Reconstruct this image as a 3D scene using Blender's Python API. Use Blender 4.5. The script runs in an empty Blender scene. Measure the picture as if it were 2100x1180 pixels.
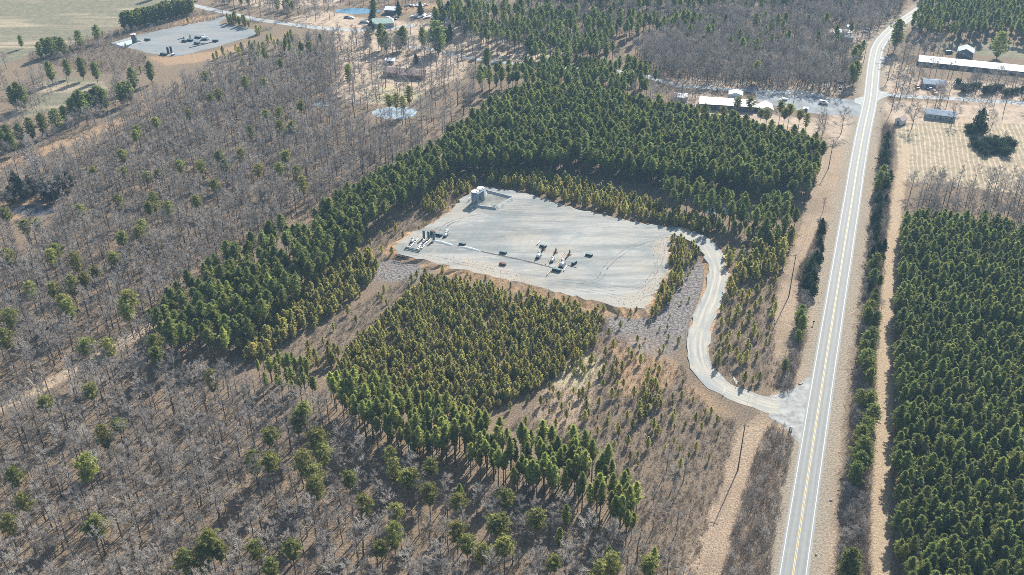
import bpy, math, random
import numpy as np
from mathutils import Vector, Matrix
R = math.radians
S = bpy.context.scene
COL = S.collection
random.seed(7); RNG = np.random.default_rng(11)

# ------------------------------------------------------------------ camera, sky, sun, exposure
CAM_H = 212.0; FPX = 2017.0; PITCH = math.atan(1240 / 2017.0)
cd = bpy.data.cameras.new('camera'); cam = bpy.data.objects.new('camera', cd); COL.objects.link(cam)
cam.location = (0, 0, CAM_H); cam.rotation_euler = (math.pi/2 - PITCH, 0, 0)
cd.sensor_width = 36.0; cd.lens = 36.0 * FPX / 2100.0; cd.clip_start = 1.0; cd.clip_end = 5000
S.camera = cam
SUN_AZ = 63.5; SUN_EL = 35.0      # direction towards the sun, degrees from +X and above the horizon
w = bpy.data.worlds.new('World'); S.world = w; w.use_nodes = True
nt = w.node_tree; bg = nt.nodes['Background']
sky = nt.nodes.new('ShaderNodeTexSky'); sky.sky_type = 'NISHITA'; sky.sun_disc = False
sky.sun_elevation = R(SUN_EL); sky.sun_rotation = R(90 - SUN_AZ)
sky.air_density = 1.2; sky.dust_density = 1.0
nt.links.new(sky.outputs[0], bg.inputs[0]); bg.inputs[1].default_value = 0.095
sd = bpy.data.lights.new('sun', 'SUN'); sd.energy = 5.0; sd.angle = R(0.5); sd.color = (1.0, 0.95, 0.87)
sun = bpy.data.objects.new('sun', sd); COL.objects.link(sun)
a, e = R(SUN_AZ), R(SUN_EL)
sun.rotation_euler = Vector((math.cos(a)*math.cos(e), math.sin(a)*math.cos(e), math.sin(e))).to_track_quat('Z', 'Y').to_euler()
S.view_settings.view_transform = 'Standard'; S.view_settings.look = 'None'
S.view_settings.exposure = 0.9; S.view_settings.gamma = 1.0
cy = S.cycles
cy.max_bounces = 4; cy.diffuse_bounces = 2; cy.glossy_bounces = 2; cy.transmission_bounces = 2
cy.volume_bounces = 0; cy.transparent_max_bounces = 4
cy.use_denoising = False; cy.pixel_filter_type = 'BLACKMAN_HARRIS'; cy.filter_width = .85
cy.caustics_reflective = False; cy.caustics_refractive = False

# ------------------------------------------------------------------ pixel of the photo -> point of the land
def G(px, py, z=0.0):
    aa = (px - 1050) / FPX; b = (590 - py) / FPX
    d = (aa, math.cos(PITCH) + b*math.sin(PITCH), -math.sin(PITCH) + b*math.cos(PITCH))
    t = (CAM_H - z) / -d[2]
    return Vector((d[0]*t, d[1]*t, z))
def gp(pts, z=0.0): return [tuple(G(x, y, z))[:2] for x, y in pts]
def inside(P, poly):
    P = np.asarray(P, float); x, y = P[:, 0], P[:, 1]; c = np.zeros(len(P), bool); n = len(poly)
    for i in range(n):
        x1, y1 = poly[i]; x2, y2 = poly[i-1]
        if y1 == y2: continue
        k = ((y1 > y) != (y2 > y)) & (x < (x2-x1)*(y-y1)/(y2-y1)+x1)
        c ^= k
    return c
def smooth_line(pts, step=4.0):
    P = [np.array(p, float) for p in pts]; P = [2*P[0]-P[1]] + P + [2*P[-1]-P[-2]]; out = []
    for i in range(1, len(P)-2):
        n = max(2, int(np.linalg.norm(P[i+1]-P[i])/step))
        for k in range(n):
            t = k/n; p0, p1, p2, p3 = P[i-1:i+3]
            out.append(0.5*((2*p1)+(-p0+p2)*t+(2*p0-5*p1+4*p2-p3)*t*t+(-p0+3*p1-3*p2+p3)*t**3))
    out.append(P[-2]); return np.array(out)
def line_dist(P, L):
    P = np.asarray(P, float)[:, :2]; best = np.full(len(P), 1e9)
    for i in range(len(L)-1):
        a0, b0 = L[i][:2], L[i+1][:2]; d = b0-a0; t = np.clip(((P-a0)@d)/max(d@d, 1e-9), 0, 1)
        best = np.minimum(best, np.linalg.norm(P-(a0+t[:, None]*d), axis=1))
    return best

# ------------------------------------------------------------------ object helpers
def tag(o, label=None, cat=None, group=None, kind=None):
    if label: o['label'] = label
    if cat: o['category'] = cat
    if group: o['group'] = group
    if kind: o['kind'] = kind
    return o
def empty(name, loc, rz=0, label=None, cat=None, group=None):
    o = bpy.data.objects.new(name, None); COL.objects.link(o); o.location = loc; o.rotation_euler = (0, 0, rz)
    o.empty_display_size = .5
    return tag(o, label, cat, group)
def link(name, me, parent=None):
    o = bpy.data.objects.new(name, me); COL.objects.link(o)
    if parent is not None: o.parent = parent
    return o
class MB:
    """collects shapes for ONE mesh"""
    def __init__(s): s.v = []; s.f = []; s.m = []
    def add(s, vs, fs, m=0):
        b = len(s.v); s.v += [tuple(v) for v in vs]; s.f += [tuple(i+b for i in f) for f in fs]; s.m += [m]*len(fs)
    def box(s, c, size, rz=0, m=0, taper=1.0):
        hx, hy, hz = size[0]/2, size[1]/2, size[2]/2; vs = []
        for z, k in ((-hz, 1.0), (hz, taper)):
            for x, y in ((-hx, -hy), (hx, -hy), (hx, hy), (-hx, hy)):
                X, Y = x*k, y*k; vs.append((c[0]+X*math.cos(rz)-Y*math.sin(rz), c[1]+X*math.sin(rz)+Y*math.cos(rz), c[2]+z))
        s.add(vs, [(3, 2, 1, 0), (4, 5, 6, 7), (0, 1, 5, 4), (1, 2, 6, 5), (2, 3, 7, 6), (3, 0, 4, 7)], m)
    def tube(s, pts, rad, n=6, m=0, cap=True):
        pts = [Vector(p) for p in pts]; rr = rad if isinstance(rad, (list, tuple)) else [rad]*len(pts); vs = []; fs = []
        for i, p in enumerate(pts):
            d = (pts[min(i+1, len(pts)-1)]-pts[max(i-1, 0)]).normalized()
            u = d.cross(Vector((0, 0, 1)));
            if u.length < .05: u = d.cross(Vector((1, 0, 0)))
            u.normalize(); v = d.cross(u)
            for k in range(n):
                t = 2*math.pi*k/n; vs.append(p+(u*math.cos(t)+v*math.sin(t))*rr[i])
        for i in range(len(pts)-1):
            for k in range(n):
                a0 = i*n+k; b0 = i*n+(k+1) % n; fs.append((a0, b0, b0+n, a0+n))
        if cap: fs.append(tuple(range(n))[::-1]); fs.append(tuple(range((len(pts)-1)*n, len(pts)*n)))
        s.add(vs, fs, m)
    def lathe(s, c, prof, n=24, m=0):
        vs = []; fs = []
        for r, z in prof:
            for k in range(n):
                t = 2*math.pi*k/n; vs.append((c[0]+r*math.cos(t), c[1]+r*math.sin(t), c[2]+z))
        for i in range(len(prof)-1):
            for k in range(n):
                a0 = i*n+k; b0 = i*n+(k+1) % n; fs.append((a0, b0, b0+n, a0+n))
        fs.append(tuple(range(n))[::-1]); fs.append(tuple(range((len(prof)-1)*n, len(prof)*n)))
        s.add(vs, fs, m)
    def mesh(s, name, mats, smooth=False):
        me = bpy.data.meshes.new(name); me.from_pydata(s.v, [], s.f)
        for m in (mats if isinstance(mats, (list, tuple)) else [mats]): me.materials.append(m)
        if any(s.m): me.polygons.foreach_set('material_index', s.m)
        if smooth: me.polygons.foreach_set('use_smooth', [True]*len(me.polygons))
        me.update(); return me
    def build(s, name, mats, parent=None, smooth=False, bevel=0):
        o = link(name, s.mesh(name, mats, smooth), parent)
        if bevel:
            b = o.modifiers.new('bevel', 'BEVEL'); b.width = bevel; b.segments = 2; b.limit_method = 'ANGLE'
        return o

# ------------------------------------------------------------------ materials
def mat(name, build):
    m = bpy.data.materials.new(name); m.use_nodes = True; n = m.node_tree; n.nodes.clear()
    out = n.nodes.new('ShaderNodeOutputMaterial'); p = n.nodes.new('ShaderNodeBsdfPrincipled')
    n.links.new(p.outputs[0], out.inputs[0]); p.inputs['Roughness'].default_value = .8
    p.inputs['Specular IOR Level'].default_value = .3
    build(NT(n, p, out)); return m
class NT:
    def __init__(s, n, p, out): s.n = n; s.p = p; s.out = out
    def node(s, t, **k):
        x = s.n.nodes.new(t)
        for a0, b in k.items(): setattr(x, a0, b)
        return x
    def l(s, a0, b): s.n.links.new(a0, b)
    def put(s, sock, v):
        if hasattr(v, 'is_linked') or isinstance(v, bpy.types.NodeSocket): s.l(v, sock)
        else: sock.default_value = v
    def coord(s, kind='Object', scale=(1, 1, 1), rot=0.0):
        c = s.node('ShaderNodeTexCoord'); mp = s.node('ShaderNodeMapping')
        mp.inputs['Scale'].default_value = scale; mp.inputs['Rotation'].default_value = (0, 0, rot)
        s.l(c.outputs[kind], mp.inputs[0]); return mp.outputs[0]
    def noise(s, vec, scale, detail=4, rough=.55, dist=0.0):
        x = s.node('ShaderNodeTexNoise'); x.inputs['Scale'].default_value = scale; x.inputs['Detail'].default_value = detail
        x.inputs['Roughness'].default_value = rough; x.inputs['Distortion'].default_value = dist
        if vec is not None: s.l(vec, x.inputs['Vector'])
        return x.outputs['Fac']
    def ramp(s, v, lo, hi, a0=0.0, b=1.0):
        x = s.node('ShaderNodeMapRange'); x.clamp = True; s.l(v, x.inputs[0])
        for i, q in zip((1, 2, 3, 4), (lo, hi, a0, b)): x.inputs[i].default_value = q
        return x.outputs[0]
    def math(s, op, a0, b=0.0):
        x = s.node('ShaderNodeMath', operation=op); s.put(x.inputs[0], a0); s.put(x.inputs[1], b); return x.outputs[0]
    def mix(s, f, a0, b, mode='MIX'):
        x = s.node('ShaderNodeMix', data_type='RGBA', blend_type=mode); s.put(x.inputs[0], f)
        for i, q in ((6, a0), (7, b)):
            if isinstance(q, tuple): x.inputs[i].default_value = (*q, 1)
            else: s.l(q, x.inputs[i])
        return x.outputs[2]
    def attr(s, name):
        x = s.node('ShaderNodeAttribute', attribute_name=name); return x
    def bump(s, h, strength=.5, dist=.3):
        x = s.node('ShaderNodeBump'); x.inputs['Strength'].default_value = strength; x.inputs['Distance'].default_value = dist
        s.l(h, x.inputs['Height']); s.l(x.outputs[0], s.p.inputs['Normal'])
    def base(s, c): s.put(s.p.inputs['Base Color'], c if not isinstance(c, tuple) else (*c, 1))
    def sep(s, c):
        x = s.node('ShaderNodeSeparateColor'); s.l(c, x.inputs[0]); return x.outputs

def simple(name, col, rough=.7, metal=0.0, var=.18, scale=.8, spec=.3):
    def b(t):
        c = t.coord(); n = t.noise(c, scale, 5)
        d = tuple(x*(1-var) for x in col); l = tuple(min(1, x*(1+var)) for x in col)
        t.base(t.mix(t.ramp(n, .35, .65), d, l)); t.p.inputs['Roughness'].default_value = rough
        t.p.inputs['Metallic'].default_value = metal; t.p.inputs['Specular IOR Level'].default_value = spec
    return mat(name, b)
M = {}
M['white'] = simple('white paint', (.72, .72, .70), .5)
M['white_roof'] = simple('white metal roof', (.80, .80, .79), .45, var=.06, scale=.3)
M['grey_roof'] = simple('weathered pale roof', (.42, .46, .45), .5, var=.3)
M['green_roof'] = simple('pale green roof', (.36, .46, .38), .6, var=.2)
M['blue_roof'] = simple('blue grey metal roof', (.13, .20, .28), .7, var=.35, scale=.5)
M['brown_roof'] = simple('brown shingles', (.27, .20, .185), .85, var=.2)
M['tan_roof'] = simple('tan shingles', (.42, .32, .28), .8, var=.15)
M['teal_roof'] = simple('teal metal roof', (.10, .36, .44), .4, var=.15)
M['dark_wall'] = simple('dark siding', (.11, .12, .15), .8)
M['grey_wall'] = simple('grey siding', (.34, .36, .38), .8)
M['white_wall'] = simple('white siding', (.60, .61, .63), .7, var=.08)
M['brick'] = simple('brown brick', (.22, .14, .11), .85)
M['glass'] = simple('window glass', (.03, .04, .05), .1, spec=.6)
M['tank'] = simple('weathered tank steel', (.22, .27, .32), .65, var=.25, scale=.6)
M['tank_dark'] = simple('brown tank steel', (.13, .14, .13), .6)
M['tank_top'] = simple('pale tank roof', (.68, .60, .57), .6, var=.12)
M['steel'] = simple('galvanised steel', (.42, .45, .47), .45, metal=.3)
M['dark_steel'] = simple('dark painted steel', (.035, .05, .06), .6)
M['teal_steel'] = simple('grey green painted steel', (.10, .17, .18), .55)
M['rust'] = simple('rusty steel', (.14, .075, .05), .85)
M['yellow_pipe'] = simple('ochre painted pipe', (.58, .42, .22), .6)
M['pole'] = simple('weathered pole wood', (.12, .085, .06), .9)
M['wire'] = simple('wire', (.05, .05, .05), .6)
M['red'] = simple('red paint', (.30, .05, .04), .5)
M['blue'] = simple('blue paint', (.05, .09, .20), .4)
M['tyre'] = simple('tyre rubber', (.02, .02, .02), .9)
M['black'] = simple('black plastic', (.015, .015, .015), .5)
M['liner'] = simple('pale blue liner', (.50, .66, .74), .35, var=.15, scale=.3)
M['gravel_pile'] = simple('pale gravel', (.44, .45, .44), .95, var=.3, scale=2)
M['berm'] = simple('containment gravel', (.36, .36, .34), .95, var=.3, scale=1.2)

def leaf(name, dark, light, sat_var=.05, trans=.3):
    def b(t):
        oi = t.node('ShaderNodeObjectInfo'); at = t.attr('tone').outputs['Fac']
        c = t.mix(at, dark, light)
        hs = t.node('ShaderNodeHueSaturation')
        t.l(t.ramp(oi.outputs['Random'], 0, 1, .5-sat_var, .5+sat_var*.5), hs.inputs['Hue'])
        t.l(t.ramp(t.math('FRACT', t.math('MULTIPLY', oi.outputs['Random'], 7.3)), 0, 1, .72, 1.3), hs.inputs['Value'])
        hs.inputs['Saturation'].default_value = 1.0; t.l(c, hs.inputs['Color'])
        t.base(hs.outputs[0]); t.p.inputs['Roughness'].default_value = .55; t.p.inputs['Specular IOR Level'].default_value = .25
        tr = t.node('ShaderNodeBsdfTranslucent'); t.l(hs.outputs[0], tr.inputs[0])
        mx = t.node('ShaderNodeMixShader'); mx.inputs[0].default_value = trans
        t.l(t.p.outputs[0], mx.inputs[1]); t.l(tr.outputs[0], mx.inputs[2]); t.l(mx.outputs[0], t.out.inputs[0])
    return mat(name, b)
M['pine'] = leaf('pine needles', (.115, .145, .050), (.430, .475, .140), .018, .55)
M['olive_pine'] = leaf('olive pine needles', (.135, .155, .050), (.490, .490, .150), .018, .55)
M['bright_pine'] = leaf('yellow green pine needles', (.210, .245, .070), (.600, .640, .200), .015, .6)
M['young'] = leaf('young pine needles', (.225, .225, .072), (.680, .640, .220), .018, .58)
M['cedar'] = leaf('cedar foliage', (.035, .060, .030), (.10, .14, .06), .02, .3)
def barkm(name, c1, c2):
    def b(t):
        oi = t.node('ShaderNodeObjectInfo'); at = t.attr('tone').outputs['Fac']
        c = t.mix(at, c1, c2); hs = t.node('ShaderNodeHueSaturation')
        t.l(t.ramp(oi.outputs['Random'], 0, 1, .7, 1.35), hs.inputs['Value']); t.l(c, hs.inputs['Color'])
        t.base(hs.outputs[0]); t.p.inputs['Roughness'].default_value = .9
    return mat(name, b)
M['bark'] = barkm('hardwood bark', (.105, .085, .075), (.155, .135, .12))
M['twig'] = barkm('bare twigs', (.26, .222, .185), (.56, .50, .44))
M['pbark'] = barkm('pine bark', (.10, .075, .06), (.16, .125, .10))
M['brush'] = barkm('leafless brush', (.21, .165, .125), (.47, .39, .315))
M['straw'] = barkm('dry grass', (.30, .22, .14), (.52, .42, .30))
M['rock'] = barkm('riprap stone', (.09, .082, .078), (.50, .465, .44))

# ------------------------------------------------------------------ land cover masks (photo outlines laid on the ground)
PAD_Z = 1.6
PAD = gp([(811,507),(827,487),(868,469),(921,434),(957,398),(992,382),(1063,395),(1105,404),(1193,431),(1282,451),(1370,467),(1402,468),(1412,480),(1385,482),(1373,502),(1366,552),(1350,590),(1326,628),(1290,634),(1252,626),(1193,611),(1105,590),(1016,567),(928,549),(868,534),(824,525),(810,516)], PAD_Z)
PAD2 = gp([(226,91),(250,82),(285,72),(366,54),(429,43),(450,36),(480,31),(486,34),(460,41),(447,48),(490,55),(536,63),(530,70),(511,77),(440,98),(374,114),(350,116),(333,114),(298,108),(252,95)])
HWY_PX = [(1575,1500),(1597,1370),(1626,1180),(1656.5,980),(1687.5,780),(1718,590),(1749,400),(1758.5,339),(1771,270),(1785,203),(1791,145),(1797,108),(1803,92),(1814,77),(1834,57),(1859,39),(1882,23),(1905,8),(1945,-14),(2010,-45)]
HWY = smooth_line([(*G(x, y)[:2],) for x, y in HWY_PX])
DRV_PX = [(1380,474,1.6),(1413,483,1.6),(1440,497,1.6),(1462,522,1.5),(1472,560,1.3),(1461,610,1.0),(1441,660,.7),(1431,710,.4),(1440,752,.2),(1472,788,.05),(1525,816,0),(1575,832,0),(1598,836,0)]
DRV = smooth_line([tuple(G(x, y, z)) for x, y, z in DRV_PX], 3)
SIDE_R = smooth_line([(*G(x, y)[:2],) for x, y in [(1785,189),(1815,192),(1845,197),(1900,200),(1960,203),(2040,208),(2110,213),(2300,228)]])
SIDE_L = smooth_line([(*G(x, y)[:2],) for x, y in [(1785,206),(1740,202),(1690,198),(1640,190),(1580,188),(1500,184),(1430,179),(1390,176),(1350,165),(1300,150),(1200,142),(1100,134),(1010,126),(930,112),(870,100),(830,96)]])
FARR = smooth_line([(*G(x, y)[:2],) for x, y in [(300,-12),(350,-2),(396,11),(440,21),(471,28),(532,41),(580,48),(624,54),(680,60),(740,62),(800,58),(850,52)]])
LOT = gp([(1550,190),(1600,190),(1660,196),(1720,202),(1772,207),(1768,240),(1735,236),(1700,237),(1655,231),(1600,220),(1556,210),(1548,200)])
TRACK = smooth_line([(*G(x, y)[:2],) for x, y in [(-60,880),(0,835),(60,812),(105,785),(180,745),(270,692),(330,655)]])
FIREBREAK = smooth_line([(*G(x, y)[:2],) for x, y in [(1812,1300),(1808,1180),(1805,1060),(1811,900),(1814,700),(1822,600),(1829,500),(1839,420),(1850,350),(1860,300)]])
Z = {}   # land cover outlines
Z['olive'] = [gp([(-300,170),(-60,150),(0,135),(60,112),(150,92),(240,55),(330,30),(395,10),(330,-10),(250,-60),(-300,-60)]), gp([(-60,260),(0,245),(60,215),(80,165),(150,155),(215,165),(220,185),(150,215),(60,240)]), gp([(1920,88),(2000,84),(2200,110),(2200,135),(2060,118),(1930,108)])]
Z['tan'] = [gp([(590,40),(640,22),(720,25),(700,60),(650,62)]), gp([(480,-30),(700,-30),(700,12),(560,18),(480,10)]),
            gp([(690,30),(760,40),(930,50),(950,70),(1000,80),(1160,100),(1160,125),(1080,130),(960,120),(950,160),(900,175),(840,210),(760,215),(680,200),(700,140),(680,90)]),
            gp([(1370,160),(1560,168),(1740,172),(1765,190),(1700,196),(1600,187),(1440,180),(1380,178)]), gp([(1400,195),(1440,190),(1600,240),(1680,240),(1680,290),(1560,265),(1420,240)]),
            gp([(1700,230),(1770,240),(1745,330),(1700,320)]), gp([(1800,170),(1870,160),(2100,175),(2200,235),(1820,190)]), gp([(1805,120),(1880,140),(1860,180),(1800,190)]),
            gp([(1740,62),(1800,60),(1830,40),(1880,8),(1905,12),(1850,60),(1810,100),(1795,130),(1740,130)]), gp([(1800,205),(1900,210),(2200,225),(2200,260),(1830,255)])]
Z['hay'] = [gp([(1835,262),(1900,250),(2200,258),(2300,420),(2110,400),(1990,385),(1900,375),(1850,372)])]
Z['orange'] = [gp([(0,330),(90,300),(200,262),(330,200),(350,206),(200,280),(60,330),(-20,352)]), gp([(790,16),(880,6),(905,14),(840,26),(780,26)]), gp([(300,115),(340,118),(440,105),(520,85),(545,70),(500,100),(430,125),(340,135)]),
               gp([(860,535),(930,553),(1016,570),(1105,594),(1193,616),(1252,632),(1300,640),(1330,632),(1320,662),(1250,650),(1190,635),(1100,610),(1010,585),(920,570),(860,548)]), gp([(360,40),(430,30),(450,35),(400,48),(330,60)]),
               gp([(1250,700),(1330,690),(1400,760),(1330,830),(1270,800)]), gp([(0,415),(60,408),(110,425),(60,450),(0,450)]), gp([(955,395),(968,380),(975,384),(921,428),(880,455),(876,450),(930,415)]), gp([(1405,780),(1500,850),(1490,862),(1400,800)])]
Z['row'] = [gp([(1690,300),(1745,290),(1733,400),(1706,560),(1672,790),(1590,1300),(1340,1300),(1400,1180),(1475,1000),(1515,880),(1545,858),(1590,800),(1583,640),(1600,590),(1638,480),(1660,400)]),
            gp([(1774,290),(1800,290),(1790,400),(1775,520),(1745,700),(1725,900),(1715,1180),(1700,1400),(1650,1400),(1660,1180),(1705,800),(1745,540)]),
            gp([(1100,820),(1150,770),(1210,710),(1240,730),(1220,800),(1180,880),(1090,870)])]
Z['scrub'] = [gp([(960,370),(985,385),(830,498),(805,525),(740,560),(700,600),(520,745),(470,740),(560,670),(700,545),(860,405)]), gp([(820,575),(880,560),(820,640),(700,730),(560,760),(500,740),(600,700)]),
              gp([(1240,640),(1420,490),(1460,560),(1400,720),(1420,800),(1500,860),(1530,870),(1490,960),(1420,1180),(1300,1180),(1280,1040),(1040,880),(1150,780)]), gp([(1480,560),(1600,520),(1590,640),(1590,790),(1540,800),(1460,760),(1440,720)]),
              gp([(1710,1180),(1790,1180),(1800,700),(1835,260),(1805,250),(1760,600),(1735,900)]), gp([(1480,1180),(1570,1180),(1620,880),(1580,860),(1540,1000)]), gp([(60,110),(240,60),(330,35),(420,15),(440,30),(360,50),(285,70),(226,92),(250,98),(300,112),(300,170),(200,165),(60,150)])]
Z['stone'] = [gp([(740,545),(830,528),(905,545),(870,575),(790,580),(750,565)]), gp([(1240,640),(1300,655),(1335,640),(1372,560),(1385,510),(1420,500),(1455,545),(1445,600),(1405,700),(1370,735),(1300,720),(1240,690)])]
Z['yellow'] = [gp([(1130,780),(1150,745),(1215,720),(1245,745),(1200,790),(1150,800)]), gp([(740,185),(800,175),(870,190),(830,215),(760,212)])]

# ------------------------------------------------------------------ ground: one sheet with its land covers
xs = np.concatenate([np.arange(-1050, -460, 30.), np.arange(-460, 461, 2.0), np.arange(490, 1051, 30.)])
ys = np.concatenate([np.arange(-30, 130, 20.), np.arange(130, 860, 2.0), np.arange(880, 1181, 30.)])
XX, YY = np.meshgrid(xs, ys); P2 = np.stack([XX.ravel(), YY.ravel()], 1); nx, ny = len(xs), len(ys)
def blur(a0, k):
    for _ in range(k):
        a0 = np.pad(a0, 1, mode='edge'); a0 = (a0[:-2, 1:-1]+a0[2:, 1:-1]+a0[1:-1, :-2]+a0[1:-1, 2:]+a0[1:-1, 1:-1]*2)/6
    return a0
def wmask(name, k=3):
    c = np.zeros(len(P2), bool)
    for pl in Z[name]: c |= inside(P2, pl)
    return c.reshape(ny, nx).astype(float), k
W = {n: blur(wmask(n)[0], k) for n, k in (('olive', 3), ('tan', 8), ('hay', 2), ('orange', 3), ('row', 2), ('scrub', 5), ('stone', 8), ('yellow', 6))}
tk = np.clip(1.25-line_dist(P2, TRACK)/3.6, 0, 1).reshape(ny, nx); W['track'] = np.maximum(tk, np.clip(1.3-line_dist(P2, FIREBREAK)/3.2, 0, 1).reshape(ny, nx))
sh = np.clip(1.4-line_dist(P2, HWY)/8.5, 0, 1).reshape(ny, nx)
idx = np.arange(nx*ny).reshape(ny, nx)
F4 = np.stack([idx[:-1, :-1], idx[:-1, 1:], idx[1:, 1:], idx[1:, :-1]], -1).reshape(-1, 4)
me = bpy.data.meshes.new('ground'); me.vertices.add(nx*ny)
me.vertices.foreach_set('co', np.column_stack([P2, np.zeros(len(P2))]).ravel())
me.loops.add(F4.size); me.loops.foreach_set('vertex_index', F4.ravel()); me.polygons.add(len(F4))
me.polygons.foreach_set('loop_start', np.arange(0, F4.size, 4)); me.polygons.foreach_set('loop_total', np.full(len(F4), 4)); me.update()
for an, ch in (('cover_a', ('olive', 'tan', 'hay', 'orange')), ('cover_b', ('row', 'scrub', 'stone', 'yellow')), ('cover_c', ('track', 'tan', 'tan', 'tan'))):
    at = me.attributes.new(an, 'FLOAT_COLOR', 'POINT'); at.data.foreach_set('color', np.stack([W[c].ravel() for c in ch], 1).ravel())
at = me.attributes.new('shoulder', 'FLOAT', 'POINT'); at.data.foreach_set('value', sh.ravel())
def ground_mat(t):
    c = t.coord('Object'); A = t.sep(t.attr('cover_a').outputs['Color']); B = t.sep(t.attr('cover_b').outputs['Color']); C = t.sep(t.attr('cover_c').outputs['Color'])
    a3 = t.attr('cover_a').outputs['Alpha']; b3 = t.attr('cover_b').outputs['Alpha']; shd = t.attr('shoulder').outputs['Fac']
    n1 = t.noise(c, .035, 5); n2 = t.noise(c, .22, 5, .6); n3 = t.noise(c, 1.3, 5, .7); n4 = t.noise(c, 4.0, 3, .7)
    fine = t.math('MULTIPLY', t.math('ADD', n3, n4), .5)
    edge = t.math('MULTIPLY', t.math('SUBTRACT', t.math('ADD', n2, n3), 1.0), .9)
    def wgt(x, soft=.12): return t.ramp(t.math('ADD', x, edge), .5-soft, .5+soft)
    k = t.mix(t.ramp(fine, .38, .62), (.085, .062, .044), (.37, .275, .18))
    k = t.mix(t.ramp(n1, .4, .62, 0, .55), k, t.mix(t.ramp(fine, .36, .62), (.07, .056, .045), (.25, .20, .15)))
    olive = t.mix(t.ramp(n2, .3, .7), (.155, .150, .100), (.255, .225, .155))
    oc = t.coord('Object', (.006, .05, 1), R(12)); stre = t.ramp(t.noise(oc, 1.0, 5, .55, 1.2), .5, .68)
    olive = t.mix(t.math('MULTIPLY', stre, .75), olive, (.48, .38, .26))
    k = t.mix(wgt(A[0]), k, olive)
    tan = t.mix(t.ramp(n2, .3, .65), (.33, .26, .19), (.58, .45, .33)); tan = t.mix(t.ramp(n3, .4, .7, 0, .35), tan, (.24, .19, .14))
    k = t.mix(wgt(A[1], .3), k, tan)
    hay = t.mix(t.ramp(n2, .35, .65), (.27, .23, .15), (.42, .33, .23))
    wv = t.node('ShaderNodeTexWave', wave_type='BANDS', bands_direction='X'); t.l(t.coord('Object', (1, 1, 1), R(17)), wv.inputs[0])
    wv.inputs['Scale'].default_value = .13; wv.inputs['Distortion'].default_value = 7; wv.inputs['Detail'].default_value = 2; wv.inputs['Detail Scale'].default_value = .22
    row = t.math('MULTIPLY', t.ramp(wv.outputs['Fac'], .6, .95, 0, .8), t.ramp(t.math('ADD', n3, t.math('MULTIPLY', n2, .5)), .62, .86))
    hay = t.mix(row, hay, (.66, .55, .38))
    k = t.mix(wgt(A[2], .2), k, hay)
    k = t.mix(t.math('MULTIPLY', wgt(B[1], .3), .8), k, t.mix(t.ramp(fine, .38, .62), (.09, .07, .052), (.31, .24, .17)))
    roww = t.mix(t.ramp(fine, .40, .60), (.17, .12, .085), (.53, .41, .29)); roww = t.mix(t.ramp(n2, .45, .7, 0, .6), roww, (.40, .29, .18)); roww = t.mix(t.ramp(n1, .48, .6, 0, .5), roww, (.20, .15, .105))
    k = t.mix(wgt(B[0], .12), k, roww)
    k = t.mix(t.math('MULTIPLY', wgt(a3, .3), .85), k, t.mix(t.ramp(fine, .38, .62), (.24, .15, .09), (.50, .34, .20)))
    k = t.mix(t.math('MULTIPLY', wgt(B[2], .3), t.ramp(n1, .38, .5, .55, 1)), k, t.mix(t.ramp(t.noise(c, .9, 5, .85), .42, .60), (.07, .062, .056), (.36, .325, .30)))
    k = t.mix(t.math('MULTIPLY', wgt(b3, .3), .85), k, t.mix(t.ramp(fine, .40, .6), (.27, .23, .13), (.58, .51, .33)))
    k = t.mix(t.math('MULTIPLY', wgt(C[0], .25), .85), k, t.mix(t.ramp(fine, .4, .6), (.34, .25, .165), (.56, .44, .30)))
    k = t.mix(wgt(shd, .25), k, t.mix(t.ramp(n3, .35, .65), (.22, .19, .145), (.40, .34, .26)))
    t.base(k); t.p.inputs['Roughness'].default_value = .95; t.p.inputs['Specular IOR Level'].default_value = .1
    t.bump(t.math('ADD', n3, t.math('MULTIPLY', n4, .5)), .9, .5)
M['ground'] = mat('ground cover', ground_mat); me.materials.append(M['ground'])
tag(link('ground', me), kind='structure')

# ------------------------------------------------------------------ roads
def strip(name, L, w0, w1, z, m, parent=None, kind='structure', ragged=0.0):
    """ribbon between offsets w0 and w1 across line L, UV = metres"""
    L = np.asarray(L); n = len(L); d = np.zeros((n, 2)); d[1:-1] = L[2:, :2]-L[:-2, :2]; d[0] = L[1, :2]-L[0, :2]; d[-1] = L[-1, :2]-L[-2, :2]
    d /= np.linalg.norm(d, axis=1)[:, None]; nrm = np.stack([d[:, 1], -d[:, 0]], 1); zz = (L[:, 2] if L.shape[1] > 2 else np.zeros(n))+z
    s = np.concatenate([[0], np.cumsum(np.linalg.norm(np.diff(L[:, :2], axis=0), axis=1))]); K = 5 if ragged else 1
    cols = np.linspace(0, 1, K+1); V = []; UV = []
    for i in range(n):
        r0 = w0+(random.uniform(-ragged, ragged) if ragged else 0); r1 = w1+(random.uniform(-ragged, ragged) if ragged else 0)
        for c in cols: o = r0+(r1-r0)*c; V.append((*(L[i, :2]+nrm[i]*o), zz[i])); UV.append((o, s[i]))
    F = [(i*(K+1)+k, i*(K+1)+k+1, (i+1)*(K+1)+k+1, (i+1)*(K+1)+k) for i in range(n-1) for k in range(K)]
    me = bpy.data.meshes.new(name); me.from_pydata(V, [], F); uv = me.uv_layers.new(name='UVMap')
    li = np.zeros(len(me.loops), int); me.loops.foreach_get('vertex_index', li); uv.data.foreach_set('uv', np.array(UV)[li].ravel())
    me.materials.append(m); o = link(name, me, parent)
    if kind: tag(o, kind=kind)
    return o
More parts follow.
